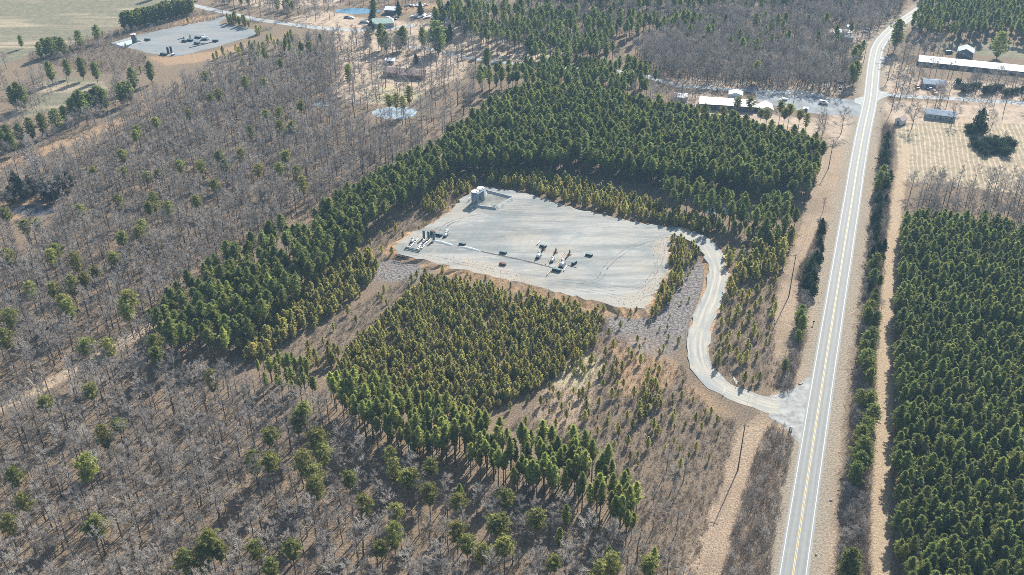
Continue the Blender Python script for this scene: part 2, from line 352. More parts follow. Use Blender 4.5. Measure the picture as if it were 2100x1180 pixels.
def hwy_mat(t):
    uv = t.node('ShaderNodeTexCoord').outputs['UV']; sp = t.node('ShaderNodeSeparateXYZ'); t.l(uv, sp.inputs[0]); u = sp.outputs[0]
    c = t.coord('Object'); n = t.noise(c, .5, 4); nf = t.noise(c, 5, 3, .7)
    lane = t.math('ABSOLUTE', t.math('SUBTRACT', t.math('ABSOLUTE', u), 1.75))
    wheel = t.math('SUBTRACT', 1.0, t.ramp(t.math('ABSOLUTE', t.math('SUBTRACT', lane, .85)), .1, .6))
    st = t.noise(t.coord('UV', (1.6, .02, 1)), 1.5, 4)
    k = t.mix(t.ramp(st, .3, .7), (.195, .20, .188), (.28, .285, .265)); k = t.mix(t.math('MULTIPLY', wheel, .5), k, (.135, .15, .155))
    k = t.mix(t.ramp(n, .35, .7, 0, .25), k, (.33, .33, .31)); k = t.mix(t.ramp(nf, .45, .65, 0, .3), k, (.14, .15, .15))
    t.base(k); t.p.inputs['Roughness'].default_value = .75
M['hwy'] = mat('weathered asphalt', hwy_mat)
def gravel_mat(t):
    c = t.coord('Object'); uv = t.coord('UV', (1, .05, 1)); n = t.noise(uv, 1.1, 5, .6); f = t.noise(c, 3, 4, .8); b = t.noise(c, .12, 3)
    k = t.mix(t.ramp(n, .35, .68), (.25, .26, .245), (.50, .44, .34)); k = t.mix(t.ramp(b, .42, .6, 0, .6), k, (.24, .265, .26)); k = t.mix(t.ramp(f, .42, .68, 0, .5), k, (.14, .15, .15))
    sp = t.node('ShaderNodeSeparateXYZ'); t.l(t.node('ShaderNodeTexCoord').outputs['UV'], sp.inputs[0])
    rut = t.math('SUBTRACT', 1.0, t.ramp(t.math('ABSOLUTE', t.math('SUBTRACT', t.math('ABSOLUTE', t.math('ADD', sp.outputs[0], t.math('SUBTRACT', t.noise(c, .05, 2), .5))), 1.1)), .15, .7))
    k = t.mix(t.math('MULTIPLY', rut, t.ramp(n, .35, .6, .15, .6)), k, (.50, .43, .32))
    t.base(k); t.bump(f, .3, .05)
M['gravel'] = mat('gravel road', gravel_mat)
M['light_road'] = simple('pale lane surface', (.33, .34, .33), .85, var=.2, scale=.3)
M['lot'] = simple('grey lot paving', (.20, .22, .225), .85, var=.25, scale=.12)
M['line_white'] = simple('worn white line paint', (.60, .61, .60), .6, var=.3, scale=1.2)
M['line_yellow'] = simple('worn yellow line paint', (.56, .38, .12), .6, var=.28, scale=1.2)
strip('highway', HWY, -4.15, 4.15, .05, M['hwy'])
for o, ww, m in ((-3.42, .16, 'line_white'), (3.42, .16, 'line_white'), (-.19, .15, 'line_yellow'), (.19, .15, 'line_yellow')):
    strip('road_markings', HWY, o-ww/2, o+ww/2, .06, M[m])
strip('gravel_driveway', DRV, -4.0, 4.0, .06, M['gravel'], ragged=.75)
strip('side_road', SIDE_R, -2.9, 2.9, .03, M['light_road'], ragged=.2)
strip('side_road', SIDE_L[6:], -2.6, 2.6, .03, M['light_road'], ragged=.25)
strip('side_road', FARR, -3.2, 3.2, .03, M['light_road'])
def sheet(name, poly, z, m, kind='structure'):
    me = bpy.data.meshes.new(name); me.from_pydata([(x, y, z) for x, y in poly], [], [tuple(range(len(poly)))]); me.materials.append(m)
    n = me.polygons[0].normal
    if n.z < 0: me.flip_normals()
    return tag(link(name, me), kind=kind)
def wobble(poly, amp=.6, step=3.0, seed=1):
    r = random.Random(seed); out = []
    for i in range(len(poly)):
        a0 = np.array(poly[i]); b = np.array(poly[(i+1) % len(poly)]); n = max(1, int(np.linalg.norm(b-a0)/step))
        for k in range(n): p = a0+(b-a0)*k/n; out.append((p[0]+r.uniform(-amp, amp), p[1]+r.uniform(-amp, amp)))
    return out
sheet('parking_lot', wobble(LOT, .4), .02, M['lot'])
# flared mouths of the side roads and the driveway
M['apron'] = simple('dusty gravel apron', (.30, .30, .28), .95, var=.3, scale=.35)
def flare(name, pts, z, m): sheet(name, wobble(gp(pts), .15, 2), z, m)
flare('side_road', [(1796,178),(1806,188),(1822,192),(1822,197),(1806,203),(1794,213)], .036, M['light_road'])
flare('side_road', [(1778,196),(1768,199),(1752,203),(1752,210),(1764,215),(1775,224)], .036, M['light_road'])
flare('gravel_driveway', [(1580,812),(1612,804),(1640,786),(1672,766),(1650,918),(1628,900),(1608,874),(1576,856)], .045, M['apron'])
flare('side_road', [(1806,116),(1830,120),(1835,124),(1806,123)], .03, M['light_road'])

# ------------------------------------------------------------------ gravel pads
def pad_mat(t, stain=True):
    c = t.coord('Object'); s1 = t.coord('Object', (.018, .13, 1), R(8)); s2 = t.coord('Object', (.05, .35, 1), R(14))
    n1 = t.noise(s1, 1, 6, .62, .8); n2 = t.noise(s2, 1.2, 5, .65, 1.2); b = t.noise(c, .045, 4, .6); f = t.noise(c, 2.2, 5, .8)
    k = t.mix(t.ramp(n1, .40, .60), (.19, .197, .182), (.375, .362, .322)); k = t.mix(t.ramp(n2, .55, .64, 0, .75), k, (.47, .445, .385))
    k = t.mix(t.ramp(b, .50, .66, 0, .7), k, (.40, .345, .26)); k = t.mix(t.ramp(b, .34, .46, .6, 0), k, (.17, .20, .20))
    w1 = t.node('ShaderNodeTexWave', wave_type='RINGS', rings_direction='Z'); mp = t.node('ShaderNodeMapping'); q = G(1250, 520)
    mp.inputs['Location'].default_value = (-q.x, -q.y, 0); t.l(c, mp.inputs[0]); t.l(mp.outputs[0], w1.inputs[0])
    w1.inputs['Scale'].default_value = .09; w1.inputs['Distortion'].default_value = 9; w1.inputs['Detail'].default_value = 3; w1.inputs['Detail Scale'].default_value = .35
    k = t.mix(t.ramp(w1.outputs['Fac'], .80, .95, 0, .35), k, (.25, .27, .27))
    k = t.mix(t.ramp(f, .40, .66, .35, 0), k, (.18, .19, .19))
    if stain:
        g = t.attr('dry').outputs['Fac']; e = t.math('ADD', g, t.math('SUBTRACT', t.noise(c, .5, 5, .75), .5))
        k = t.mix(t.ramp(e, .44, .86, 0, .8), k, t.mix(t.ramp(f, .4, .6), (.25, .19, .135), (.46, .40, .32)))
    if not stain: k = t.mix(.55, k, (.17, .19, .205))
    t.base(k); t.p.inputs['Roughness'].default_value = .9; t.bump(f, .35, .06)
M['pad'] = mat('crushed gravel pad', pad_mat); M['pad2'] = mat('grey gravel pad', lambda t: pad_mat(t, False))
def track_mat(col):
    def b(t):
        c = t.coord('Object'); t.base(col); tr = t.node('ShaderNodeBsdfTransparent'); mx = t.node('ShaderNodeMixShader')
        t.l(t.ramp(t.math('ADD', t.noise(c, .25, 4, .7), t.math('MULTIPLY', t.noise(c, 2.5, 3, .7), .5)), .62, .98, 0, .42), mx.inputs[0]); t.l(tr.outputs[0], mx.inputs[1]); t.l(t.p.outputs[0], mx.inputs[2]); t.l(mx.outputs[0], t.out.inputs[0])
    return b
M['track_dark'] = mat('damp wheel track', track_mat((.17, .185, .185))); M['track_light'] = mat('dusty wheel track', track_mat((.58, .55, .48)))
TR = [([(1398,474),(1330,466),(1240,452),(1130,424),(1040,412)], 'track_light'), ([(1396,480),(1320,474),(1230,462),(1120,436),(1010,432),(940,450),(880,480),(840,505),(850,520),(930,530)], 'track_light'), ([(1360,520),(1330,575),(1270,595),(1200,580),(1120,572),(1020,556),(900,530),(840,520)], 'track_dark'),
      ([(1390,480),(1310,500),(1250,540),(1225,575),(1180,580)], 'track_dark'), ([(1340,600),(1290,612),(1220,598),(1150,588)], 'track_dark'), ([(1090,440),(1000,440),(930,455),(905,475),(930,490),(1010,490),(1080,480)], 'track_dark'), ([(1300,480),(1270,500),(1230,505),(1200,490),(1210,470),(1250,462)], 'track_light'), ([(1060,425),(960,440),(900,470),(870,478)], 'track_light'), ([(1380,486),(1290,520),(1240,560),(1200,570),(1160,562)], 'track_light')]
for pts_, m_n in TR:
    L_t = smooth_line([tuple(G(x, y, PAD_Z)) for x, y in pts_], 3)
    for o_t in (-1.0, .95): strip('wheel_track', L_t, o_t-.28, o_t+.28, .012+.004*TR.index((pts_, m_n)), M[m_n], ragged=.1)
# raised pad: top plus sloping banks
PW = wobble(PAD, 1.0, 2.2, 4); cx0 = sum(p[0] for p in PW)/len(PW); cy0 = sum(p[1] for p in PW)/len(PW)
g = np.arange(-90, 110, 2.0); gx, gy = np.meshgrid(g, np.arange(300, 440, 2.0))
V = [(x, y, PAD_Z) for x, y in PW]
import bmesh
bm = bmesh.new(); vv = [bm.verts.new(v) for v in V]; bm.faces.new(vv); bm.normal_update()
for kx in np.arange(-70, 110, 4.0): bmesh.ops.bisect_plane(bm, geom=bm.verts[:]+bm.edges[:]+bm.faces[:], plane_co=(kx, 0, 0), plane_no=(1, 0, 0))
for ky in np.arange(290, 440, 4.0): bmesh.ops.bisect_plane(bm, geom=bm.verts[:]+bm.edges[:]+bm.faces[:], plane_co=(0, ky, 0), plane_no=(0, 1, 0))
me = bpy.data.meshes.new('gravel_pad'); bm.to_mesh(me); bm.free()
if me.polygons[0].normal.z < 0: me.flip_normals()
co = np.zeros(len(me.vertices)*3); me.vertices.foreach_get('co', co); co = co.reshape(-1, 3)
dry = np.zeros(len(co))
for pl in ([(1385,470),(1412,490),(1380,500),(1366,560),(1350,592),(1326,630),(1240,630),(1190,612),(1260,606),(1310,590),(1340,560),(1325,520),(1345,490)], [(868,518),(960,528),(1050,545),(1090,570),(1080,588),(1016,572),(928,552),(868,536)]):
    c_ = inside(co, gp(pl, PAD_Z)); dry = np.maximum(dry, c_*.72)
for x, y, r in ((1113,511,3.5),(1139,517,3.5),(1167,521,4.5),(1250,545,5),(1060,500,4)):
    q = G(x, y, PAD_Z); dd = np.hypot(co[:, 0]-q.x, co[:, 1]-q.y); dry = np.maximum(dry, np.clip(1-dd/r, 0, 1)*.75)
dry = np.clip(dry+RNG.uniform(-.18, .12, len(dry))*(dry > .1), 0, 1)
me.attributes.new('dry', 'FLOAT', 'POINT').data.foreach_set('value', dry)
me.materials.append(M['pad']); tag(link('gravel_pad', me), kind='structure')
def bank_mat(t):
    c = t.coord('Object'); f = t.noise(c, 1.1, 5, .75); b = t.noise(c, .12, 3)
    k = t.mix(t.ramp(f, .4, .6), (.16, .125, .095), (.42, .32, .23)); k = t.mix(t.ramp(b, .38, .52, .1, .9), k, t.mix(t.ramp(f, .4, .6), (.29, .165, .085), (.56, .36, .19)))
    t.base(k); t.bump(f, .8, .3); t.p.inputs['Roughness'].default_value = .95
M['bank'] = mat('bare clay bank', bank_mat)
bank = MB(); n = len(PW); rr = random.Random(3)
for i in range(n):
    x, y = PW[i]; dx, dy = x-cx0, y-cy0; L_ = math.hypot(dx, dy); k = 5.5 if y < 395 else 2.5; k += rr.uniform(-1.2, 1.2)
    PW2 = (x+dx/L_*k, y+dy/L_*k); bank.v.append((x, y, PAD_Z-.005)); bank.v.append((*PW2, -.05))
for i in range(n): j = (i+1) % n; bank.f.append((2*i, 2*j, 2*j+1, 2*i+1)); bank.m.append(0)
tag(bank.build('pad_embankment', M['bank']), kind='structure')
# banks of the ramp
for s_ in (-1, 1):
    b = MB(); L = DRV[2:]; d = np.gradient(L[:, :2], axis=0); d /= np.linalg.norm(d, axis=1)[:, None]; nr = np.stack([d[:, 1], -d[:, 0]], 1)*s_
    for i in range(len(L)):
        z = L[i, 2]; p = L[i, :2]+nr[i]*3.3; q = L[i, :2]+nr[i]*(3.3+z*1.5+.3); b.v += [(*p, z+.03), (*q, -.06)]
    for i in range(len(L)-1): b.f.append((2*i, 2*i+2, 2*i+3, 2*i+1)); b.m.append(0)
    tag(b.build('driveway_embankment', M['bank']), kind='structure')
sheet('gravel_pad', wobble(PAD2, .7, 4, 5), .06, M['pad2'])

# ------------------------------------------------------------------ water, and one painted patch of ground glare
def water_mat(col, r=.12):
    def b(t):
        c = t.coord(); t.base(t.mix(t.ramp(t.noise(c, .1, 4), .35, .65), tuple(x*.8 for x in col), col)); t.p.inputs['Roughness'].default_value = r
        t.p.inputs['Specular IOR Level'].default_value = .6; t.bump(t.noise(c, 1.5, 3), .08, .05)
    return b
M['pond_dark'] = mat('dark pond water', water_mat((.10, .105, .115))); M['pale_pond_or_glare'] = mat('pale pond water or ground glare', water_mat((.36, .44, .47), .2)); M['pond_blue'] = mat('blue pond water', water_mat((.10, .25, .36)))
def ellipse(cx, cy, rx, ry, n=28, seed=1):
    r = random.Random(seed); return [(cx+rx*math.cos(2*math.pi*k/n)*r.uniform(.9, 1.08), cy+ry*math.sin(2*math.pi*k/n)*r.uniform(.88, 1.1)) for k in range(n)]
for (cx, cy, rx, ry, m, sd_) in ((68, 432, 46, 11, 'pond_dark', 2), (810, 232, 46, 13, 'pale_pond_or_glare', 3), (735, 23, 48, 6, 'pond_blue', 4), (660, 214, 17, 5, 'pale_pond_or_glare', 6), (1482, 433, 38, 7, 'pale_pond_or_glare', 8)):  # last one paints bright glare on pale ground behind the grove, no pond
    sheet('pond_liner_or_glare', gp(ellipse(cx, cy, rx, ry, seed=sd_)), .04, M[m])

# ------------------------------------------------------------------ objects on the gravel pads
def storage_tank(loc, h, r, label, body, top, group=None, stair_dir=None):
    o = empty('storage_tank', loc, 0, label, 'tank', group)
    b = MB(); b.lathe((0, 0, 0), [(r, 0), (r, h*.33), (r+.03, h*.335), (r, h*.34), (r, h*.66), (r+.03, h*.665), (r, h*.67), (r, h)], 32); b.build('shell', M[body], o, True)
    b = MB(); b.lathe((0, 0, 0), [(r+.06, h), (r+.06, h+.06), (r*.5, h+.28), (.12, h+.42)], 32); b.build('roof', M[top], o)
    b = MB(); b.lathe((r*.45, -r*.4, 0), [(.26, h+.2), (.26, h+.5), (.1, h+.55)], 12); b.build('hatch', M['dark_steel'], o)
    b = MB(); b.lathe((-r*.3, r*.3, 0), [(.06, h+.2), (.06, h+.9)], 8); b.build('vent_pipe', M['steel'], o)
    return o
ta = G(974.5, 392.7, PAD_Z+6.1); tb = G(985.6, 386.0, PAD_Z+6.1)
storage_tank((ta.x, ta.y, PAD_Z), 6.1, 1.85, 'grey blue upright storage tank with pale roof nearest the camera beside the containment berm', 'tank', 'tank_top', 'twin storage tanks on the gravel pad')
storage_tank((tb.x, tb.y, PAD_Z), 6.1, 1.85, 'grey blue upright storage tank half hidden behind its twin and under the catwalk', 'tank', 'tank_top', 'twin storage tanks on the gravel pad')
# catwalk with stairs on the berm side of the tanks
va = Vector((ta.x, ta.y, PAD_Z)); vb = Vector((tb.x, tb.y, PAD_Z)); dr = (vb-va).normalized(); sd_v = Vector((dr.y, -dr.x, 0))
o = empty('catwalk', va+sd_v*2.3, math.atan2(dr.y, dr.x), 'long grey steel catwalk and stair running along the tops of the two big tanks', 'catwalk'); Ln = (vb-va).length
b = MB(); b.box((Ln/2, 0, 5.9), (Ln+3.2, .85, .10)); b.build('deck', M['tank'], o)
b = MB()
for s in (-.42, .42):
    b.tube([(-1.6, s, 6.95), (Ln+1.6, s, 6.95)], .03); b.tube([(-1.6, s, 6.45), (Ln+1.6, s, 6.45)], .025)
    for k in range(7): x = -1.6+(Ln+3.2)*k/6; b.tube([(x, s, 5.95), (x, s, 6.95)], .025)
b.build('railing', M['steel'], o)
for x in (-1.4, Ln+1.4):
    b = MB(); b.tube([(x, .4, 0), (x, .4, 5.9)], .07, 8); b.tube([(x, -.4, 0), (x, -.4, 5.9)], .07, 8); b.tube([(x, -.4, 1), (x, .4, 3.4), (x, -.4, 5.6)], .04, 6); b.build('post', M['steel'], o)
b = MB(); n_ = 18
for s in (-.38, .38): b.tube([(-1.6, s, 5.85), (-7.0, s, .05)], .06); b.tube([(-1.6, s, 6.9), (-7.0, s, 1.05)], .03)
for k in range(n_): tt = (k+.5)/n_; b.box((-7.0+5.4*tt, 0, .05+5.8*tt), (.28, .76, .04))
o2 = b.build('stair', M['steel'], o); o2.rotation_euler = (0, 0, 0)
# containment berm
bc = [G(x, y, PAD_Z) for x, y in ((975.9, 423.5), (1015, 429), (1052, 407), (996, 392.5))]
c0 = sum(bc, Vector())/4; prof = [(1.5, .02), (1.0, .45), (.3, .95), (-.3, .95), (-1.0, .4), (-1.5, .03)]
b = MB(); ring = []
for i in range(4):
    p0, p1 = bc[i], bc[(i+1) % 4]
    for k in range(10): ring.append(p0.lerp(p1, k/10))
pr = []
for i, p in enumerate(ring):
    d = (ring[(i+1) % 40]-ring[i-1]).normalized(); nrm = Vector((d.y, -d.x, 0)); j = 1+random.uniform(-.08, .08)
    for off, z in prof: q = p+nrm*off*j; pr.append((q.x, q.y, PAD_Z+z*j+.01))
m_ = len(prof); b.v = pr; 
for i in range(40):
    for k in range(m_-1): a0 = i*m_+k; b0 = ((i+1) % 40)*m_+k; b.f.append((a0, b0, b0+1, a0+1)); b.m.append(0)
tag(b.build('containment_berm', M['berm']), 'low square gravel berm around the basin next to the two big tanks', 'berm')
M['basin'] = simple('mossy basin floor', (.22, .225, .195), .9, var=.35, scale=.3)
sheet('basin_floor', [(p.x*.86+c0.x*.14, p.y*.86+c0.y*.14) for p in bc], PAD_Z+.03, M['basin'])
q = G(1015, 427, PAD_Z); o = empty('access_steps', q, R(150), 'small dark steel steps crossing the near corner of the containment berm', 'steps')
b = MB()
for k, z in ((-2, .35), (-1, .75), (0, 1.15), (1, .75), (2, .35)): b.box((k*.5, 0, z), (.5, 1.3, .08))
b.build('treads', M['dark_steel'], o)
for s in (-.65, .65):
    b = MB(); b.tube([(-1.3, s, .9), (-.4, s, 2.0), (.4, s, 2.0), (1.3, s, .9)], .04); [b.tube([(x, s, 0), (x, s, 1.2)], .04) for x in (-1.2, 0, 1.2)]; b.build('handrail', M['steel'], o)
q = G(963.5, 411, PAD_Z); o = empty('valve_manifold', q, R(60), 'cluster of grey valves and pipes left of the nearest big tank', 'manifold')
b = MB(); b.tube([(-1.2, 0, .1), (-1.2, 0, 1.4), (1.2, 0, 1.4), (1.2, 0, .1)], .09, 8); b.tube([(0, -.8, .6), (0, .8, .6)], .08, 8); b.build('pipe', M['steel'], o)
for x in (-1.2, 0, 1.2): b = MB(); b.lathe((x, 0, 1.0), [(.1, 0), (.25, .1), (.25, .3), (.1, .4)], 10); b.build('valve', M['dark_steel'], o)

AX = math.atan2((G(1135, 549, PAD_Z)-G(985, 515, PAD_Z)).y, (G(1135, 549, PAD_Z)-G(985, 515, PAD_Z)).x)   # the pad's long axis
SX = math.atan2((G(880, 491, PAD_Z)-G(861, 514, PAD_Z)).y, (G(880, 491, PAD_Z)-G(861, 514, PAD_Z)).x)
def part_box(name, c, size, m, o, rz=0): b = MB(); b.box(c, size, rz); return b.build(name, m, o)
def on_pad(x, y): return G(x, y, PAD_Z+.01)
def separator(loc, h, r, label, group, m='teal_steel'):
    o = empty('separator', loc, SX, label, 'separator', group)
    b = MB(); b.lathe((0, 0, 0), [(r*.8, .35), (r, .5), (r, h-.35), (r*.8, h-.1), (r*.3, h)], 20); b.build('vessel', M[m], o, True)
    b = MB(); b.lathe((0, 0, 0), [(r*1.05, 0), (r*1.05, .12), (r*.75, .35)], 16); b.build('skirt', M['dark_steel'], o)
    b = MB(); b.box((-1.5, 0, .1), (2.2, 1.1, .14)); b.build('skid', M['rust'], o)
    b = MB(); b.tube([(-r, 0, h*.8), (-r-.35, 0, h*.8), (-r-.35, 0, .5), (-2.2, 0, .5)], .07, 8); b.tube([(-r, .3, 1.2), (-2.2, .3, 1.2), (-2.2, .3, .3)], .06, 8); b.build('pipework', M['steel'], o)
    b = MB(); b.lathe((-1.5, -.2, .18), [(.28, 0), (.28, .7), (.1, .8)], 12); b.build('meter_box', M['white'], o)
    return o
for x, y, lb in ((869.5, 489, 'leftmost of the three upright green grey separators on the left end of the pad'), (879, 490.6, 'middle of the three upright green grey separators on the left end of the pad'), (889.5, 494, 'rightmost of the three upright green grey separators, next to a brown box')):
    separator(on_pad(x, y), 3.9, .55, lb, 'upright separators on the gravel pad')
def steel_box(loc, L, Wd, H, rz, label, group=None, m='dark_steel', name='steel_bin'):
    o = empty(name, loc, rz, label, 'bin', group)
    b = MB(); b.box((0, 0, H/2), (L, Wd, H), taper=.92); b.build('body', M[m], o, bevel=.06)
    [part_box('rib', (k*L/5, 0, H*.5), (.09, Wd*1.02, H*.9), M[m], o) for k in (-2, 0, 2)]
    b = MB(); b.box((0, 0, H+.035), (L*.95, Wd*.95, .05)); b.build('lid', M['teal_steel' if m == 'dark_steel' else 'rust'], o)
    return o
GB = 'low dark bins on the gravel pad'
for x, y, L_, H_, rz, m, lb in ((948, 502, 3.0, .9, AX, 'dark_steel', 'short dark steel bin between the two gravel ridges'), (1032, 519.5, 3.2, .9, AX, 'dark_steel', 'dark steel bin above the ground pipeline left of the well units'),
        (1031, 543.5, 3.0, .85, AX, 'rust', 'rusty brown bin alone in the dry grass below the pipeline'), (1113.8, 506.5, 3.1, .9, AX, 'dark_steel', 'dark steel bin touching the leftmost wellhead'),
        (1208, 524.5, 3.2, .9, AX, 'dark_steel', 'dark steel bin standing alone right of the wells'), (1141.5, 556, 4.1, 1.1, AX, 'dark_steel', 'longest dark steel bin below the rightmost white well unit'),
        (1177.5, 541.5, 2.6, 1.2, AX+R(75), 'dark_steel', 'narrow dark bin turned crosswise right of the wells'), (900.5, 483.5, 3.0, 1.0, AX, 'dark_steel', 'dark steel bin between the separators and the white metering unit')):
    steel_box(on_pad(x, y), L_, 1.3, H_, rz, lb, GB, m)
steel_box(on_pad(887.5, 482), 2.4, 1.2, 1.9, AX, 'dark brown cabinet standing behind the rightmost separator', None, 'rust', 'equipment_cabinet')['category'] = 'cabinet'
def well_unit(loc, rz, k, label, group):
    o = empty('well_unit', loc, rz, label, 'well unit', group)
    b = MB(); b.box((0, 0, .25), (3.6*k, 1.9*k, .3)); [b.box((x*k, 0, .06), (.2, 2*k, .12)) for x in (-1.4, 0, 1.4)]; b.build('skid', M['dark_steel'], o)
    b = MB(); b.tube([(-1.3*k, 0, 1.15*k), (.4*k, 0, 1.15*k)], .72*k, 16); b.build('white_vessel', M['white'], o, True, .05)
    b = MB(); b.box((1.0*k, .1, 1.15*k), (1.1*k, 1.4*k, 1.6*k), taper=.85); b.build('enclosure', M['white'], o, bevel=.1)
    b = MB(); b.lathe((1.0*k, .1, 1.95*k), [(.5*k, 0), (.5*k, .25*k), (.3*k, .45*k)], 14); b.build('cap', M['white'], o, True)
    b = MB(); b.lathe((-.9*k, 0, 1.8*k), [(.09, 0), (.09, 1.0*k), (.16, 1.02*k), (.16, 1.1*k)], 10); b.build('stack', M['dark_steel'], o)
    b = MB(); b.tube([(-1.6*k, -.7*k, .6), (1.6*k, -.7*k, .6), (1.6*k, -.7*k, 1.6)], .07, 8); b.tube([(-1.8*k, .5*k, .5), (-2.6*k, .5*k, .5), (-2.6*k, .5*k, .05)], .06, 8); b.build('pipework', M['dark_steel'], o)
def wellhead(loc, label, group, k=1.0):
    o = empty('wellhead', loc, SX, label, 'wellhead', group)
    b = MB(); b.lathe((0, 0, 0), [(.30, 0), (.30, .35), (.18, .4), (.18, .8), (.3, .85), (.3, .95), (.16, 1.0), (.16, 1.5), (.28, 1.55), (.28, 1.65), (.14, 1.7), (.14, 2.1*k), (.2, 2.12*k), (.2, 2.25*k)], 12); b.build('tree_stack', M['rust'], o)
    for z in (.65, 1.3): b = MB(); b.tube([(-.9, 0, z), (.9, 0, z)], .10, 8); b.tube([(-.95, 0, z), (-.8, 0, z)], .25, 10); b.tube([(.8, 0, z), (.95, 0, z)], .25, 10); b.build('wing_valve', M['rust'], o)
    for z in (1.15, 1.85): b = MB(); b.tube([(0, -.45, z), (0, -.4, z)], .28, 12); b.tube([(0, -.4, z), (0, 0, z)], .04, 6); b.build('hand_wheel', M['dark_steel'], o)
    b = MB(); b.box((0, 0, .04), (1.9, 1.9, .06)); b.build('cellar_cover', M['rust'], o)
def run(name, pts, r, m, label, cat='pipe', group=None, z=.18):
    P = [on_pad(x, y) for x, y in pts]; o = empty(name, P[0], 0, label, cat, group); b = MB(); b.tube([(p-P[0])+Vector((0, 0, z)) for p in P], r, 8); b.build('pipe', M[m], o)
    L_ = (P[-1]-P[0]).length; ns = max(2, min(9, int(L_/5)))
    for k in range(ns+1):
        p = (P[-1]-P[0])*k/ns; part_box('support', (p.x, p.y, z/2), (.3, .3, z), M['rust'], o)
GW = 'white well units on the gravel pad'
well_unit(on_pad(1104.5, 527.5), SX, 1.0, 'white well unit on the left, with a dark arm up to the leftmost wellhead', GW)
well_unit(on_pad(1132.5, 536), SX, .8, 'smallest white well unit, in the middle of the three', GW)
well_unit(on_pad(1152.5, 545.5), SX, 1.15, 'largest white well unit, on the right beside the longest bin', GW)
GH = 'wellheads on the gravel pad'
wellhead(on_pad(1114.5, 513), 'leftmost brown wellhead, just below a dark bin', GH); wellhead(on_pad(1139.5, 518.5), 'middle brown wellhead between the two other wells', GH, 1.1); wellhead(on_pad(1167.5, 523), 'rightmost brown wellhead with rust stained gravel around it', GH, 1.1)
run('flow_line', [(1112.5, 514), (1107.5, 521)], .17, 'rust', 'thick brown flow line from the leftmost wellhead to its white unit', z=.8)
run('flow_line', [(1137, 521), (1133.5, 529)], .13, 'rust', 'thick brown flow line from the middle wellhead to its white unit', z=.7)
run('flow_line', [(1165, 526), (1159, 534)], .16, 'rust', 'thick brown flow line from the rightmost wellhead to its white unit', z=.8)
run('pipeline', [(988, 516.5), (1034, 526), (1085, 537), (1135, 550)], .09, 'rust', 'long brown pipeline lying along the pad from the gravel ridge to the wells', z=.15)
run('pipeline', [(1163, 544), (1182, 549.5)], .08, 'rust', 'short thin brown pipe ending below the crosswise bin', z=.1)
run('pipeline', [(1157.5, 519.5), (1137.5, 549)], .11, 'yellow_pipe', 'long ochre pipe between the middle and right wells, upper one of a pair', z=.3)
run('pipeline', [(1160, 521), (1140, 550)], .08, 'yellow_pipe', 'thin ochre pipe close beside the longer ochre pipe near the right well', z=.25)
run('pipeline', [(1130, 527), (1119, 542.5)], .08, 'yellow_pipe', 'thin ochre pipe left of the smallest white unit', z=.25)
run('pipe_stub', [(1107, 496.5), (1102, 503)], .2, 'white', 'short thick white pipe stub left of the highest bin by the wells', z=.5)
run('pipe_stub', [(1128.5, 556.5), (1122, 565.5)], .18, 'yellow_pipe', 'short thick cream pipe stub lowest on the pad, left of the longest bin', z=.45)
run('pipe_stub', [(1163, 546.5), (1156, 557)], .16, 'white', 'white pipe stub right of the largest white unit', z=.45)
well_unit(on_pad(914, 484.5), SX, .8, 'white metering unit alone at the right end of the separator row', None)
q = on_pad(917, 476.5); o = empty('chemical_tote', q, SX, 'small white tote just above the metering unit near the separators', 'tote'); b = MB(); b.box((0, 0, .75), (1.4, .9, 1.1)); b.build('bottle', M['white'], o, bevel=.1); b = MB(); b.box((0, 0, .1), (1.5, 1.0, .18)); b.build('pallet', M['dark_steel'], o); b = MB(); b.lathe((0, 0, 1.3), [(.2, 0), (.2, .1)], 12); b.build('cap', M['black'], o)
# pipe racks at the left end
well_unit(on_pad(846, 497), SX, .85, 'white topped unit leftmost on the pad, above the pipe rack', None)
o = empty('pipe_rack', on_pad(846, 513), AX, 'dark grey green header pipe lying across the left end of the pad', 'pipe rack')
for s, zz in ((-.5, .45), (0, .75), (.5, .45)): b = MB(); b.tube([(-3.6, s, zz), (3.6, s, zz)], .16, 10); b.build('header_pipe', M['teal_steel'], o)
for x in (-3.3, 0, 3.3): b = MB(); b.box((x, 0, .2), (.2, 1.6, .4)); b.build('stand', M['dark_steel'], o)
for x in (-3, -2.2, 2.6): b = MB(); b.lathe((x, 0, .75), [(.12, 0), (.12, .4), (.3, .42), (.3, .48)], 10); b.build('valve', M['yellow_pipe'], o)
for i, (x0, y0, x1, y1, lb) in enumerate(((864, 511, 882, 490, 'thin grey pipe pair from the header rack up to the middle separator'), (856, 513, 870, 493, 'grey pipe pair from the header rack up to the leftmost separator'), (839, 509, 858, 490, 'pipe pair passing the white topped unit at the left end'))):
    P0, P1 = on_pad(x0, y0), on_pad(x1, y1); d = P1-P0; o = empty('pipe_run', P0, math.atan2(d.y, d.x), lb, 'pipe'); L_ = d.length
    for s in (-.25, .25): b = MB(); b.tube([(0, s, .35), (L_, s, .35)], .07, 8); b.build('pipe', M['steel'], o)
    [part_box('support', (L_*k/5, 0, .16), (.15, .8, .3), M['dark_steel'], o) for k in range(6)]
    
    for k, s in ((.2, .25), (.5, -.25), (.75, .25)): b = MB(); b.lathe((L_*k, s, .35), [(.1, 0), (.22, .1), (.22, .4), (.1, .5)], 8); b.build('valve', M['white'] if i else M['yellow_pipe'], o)
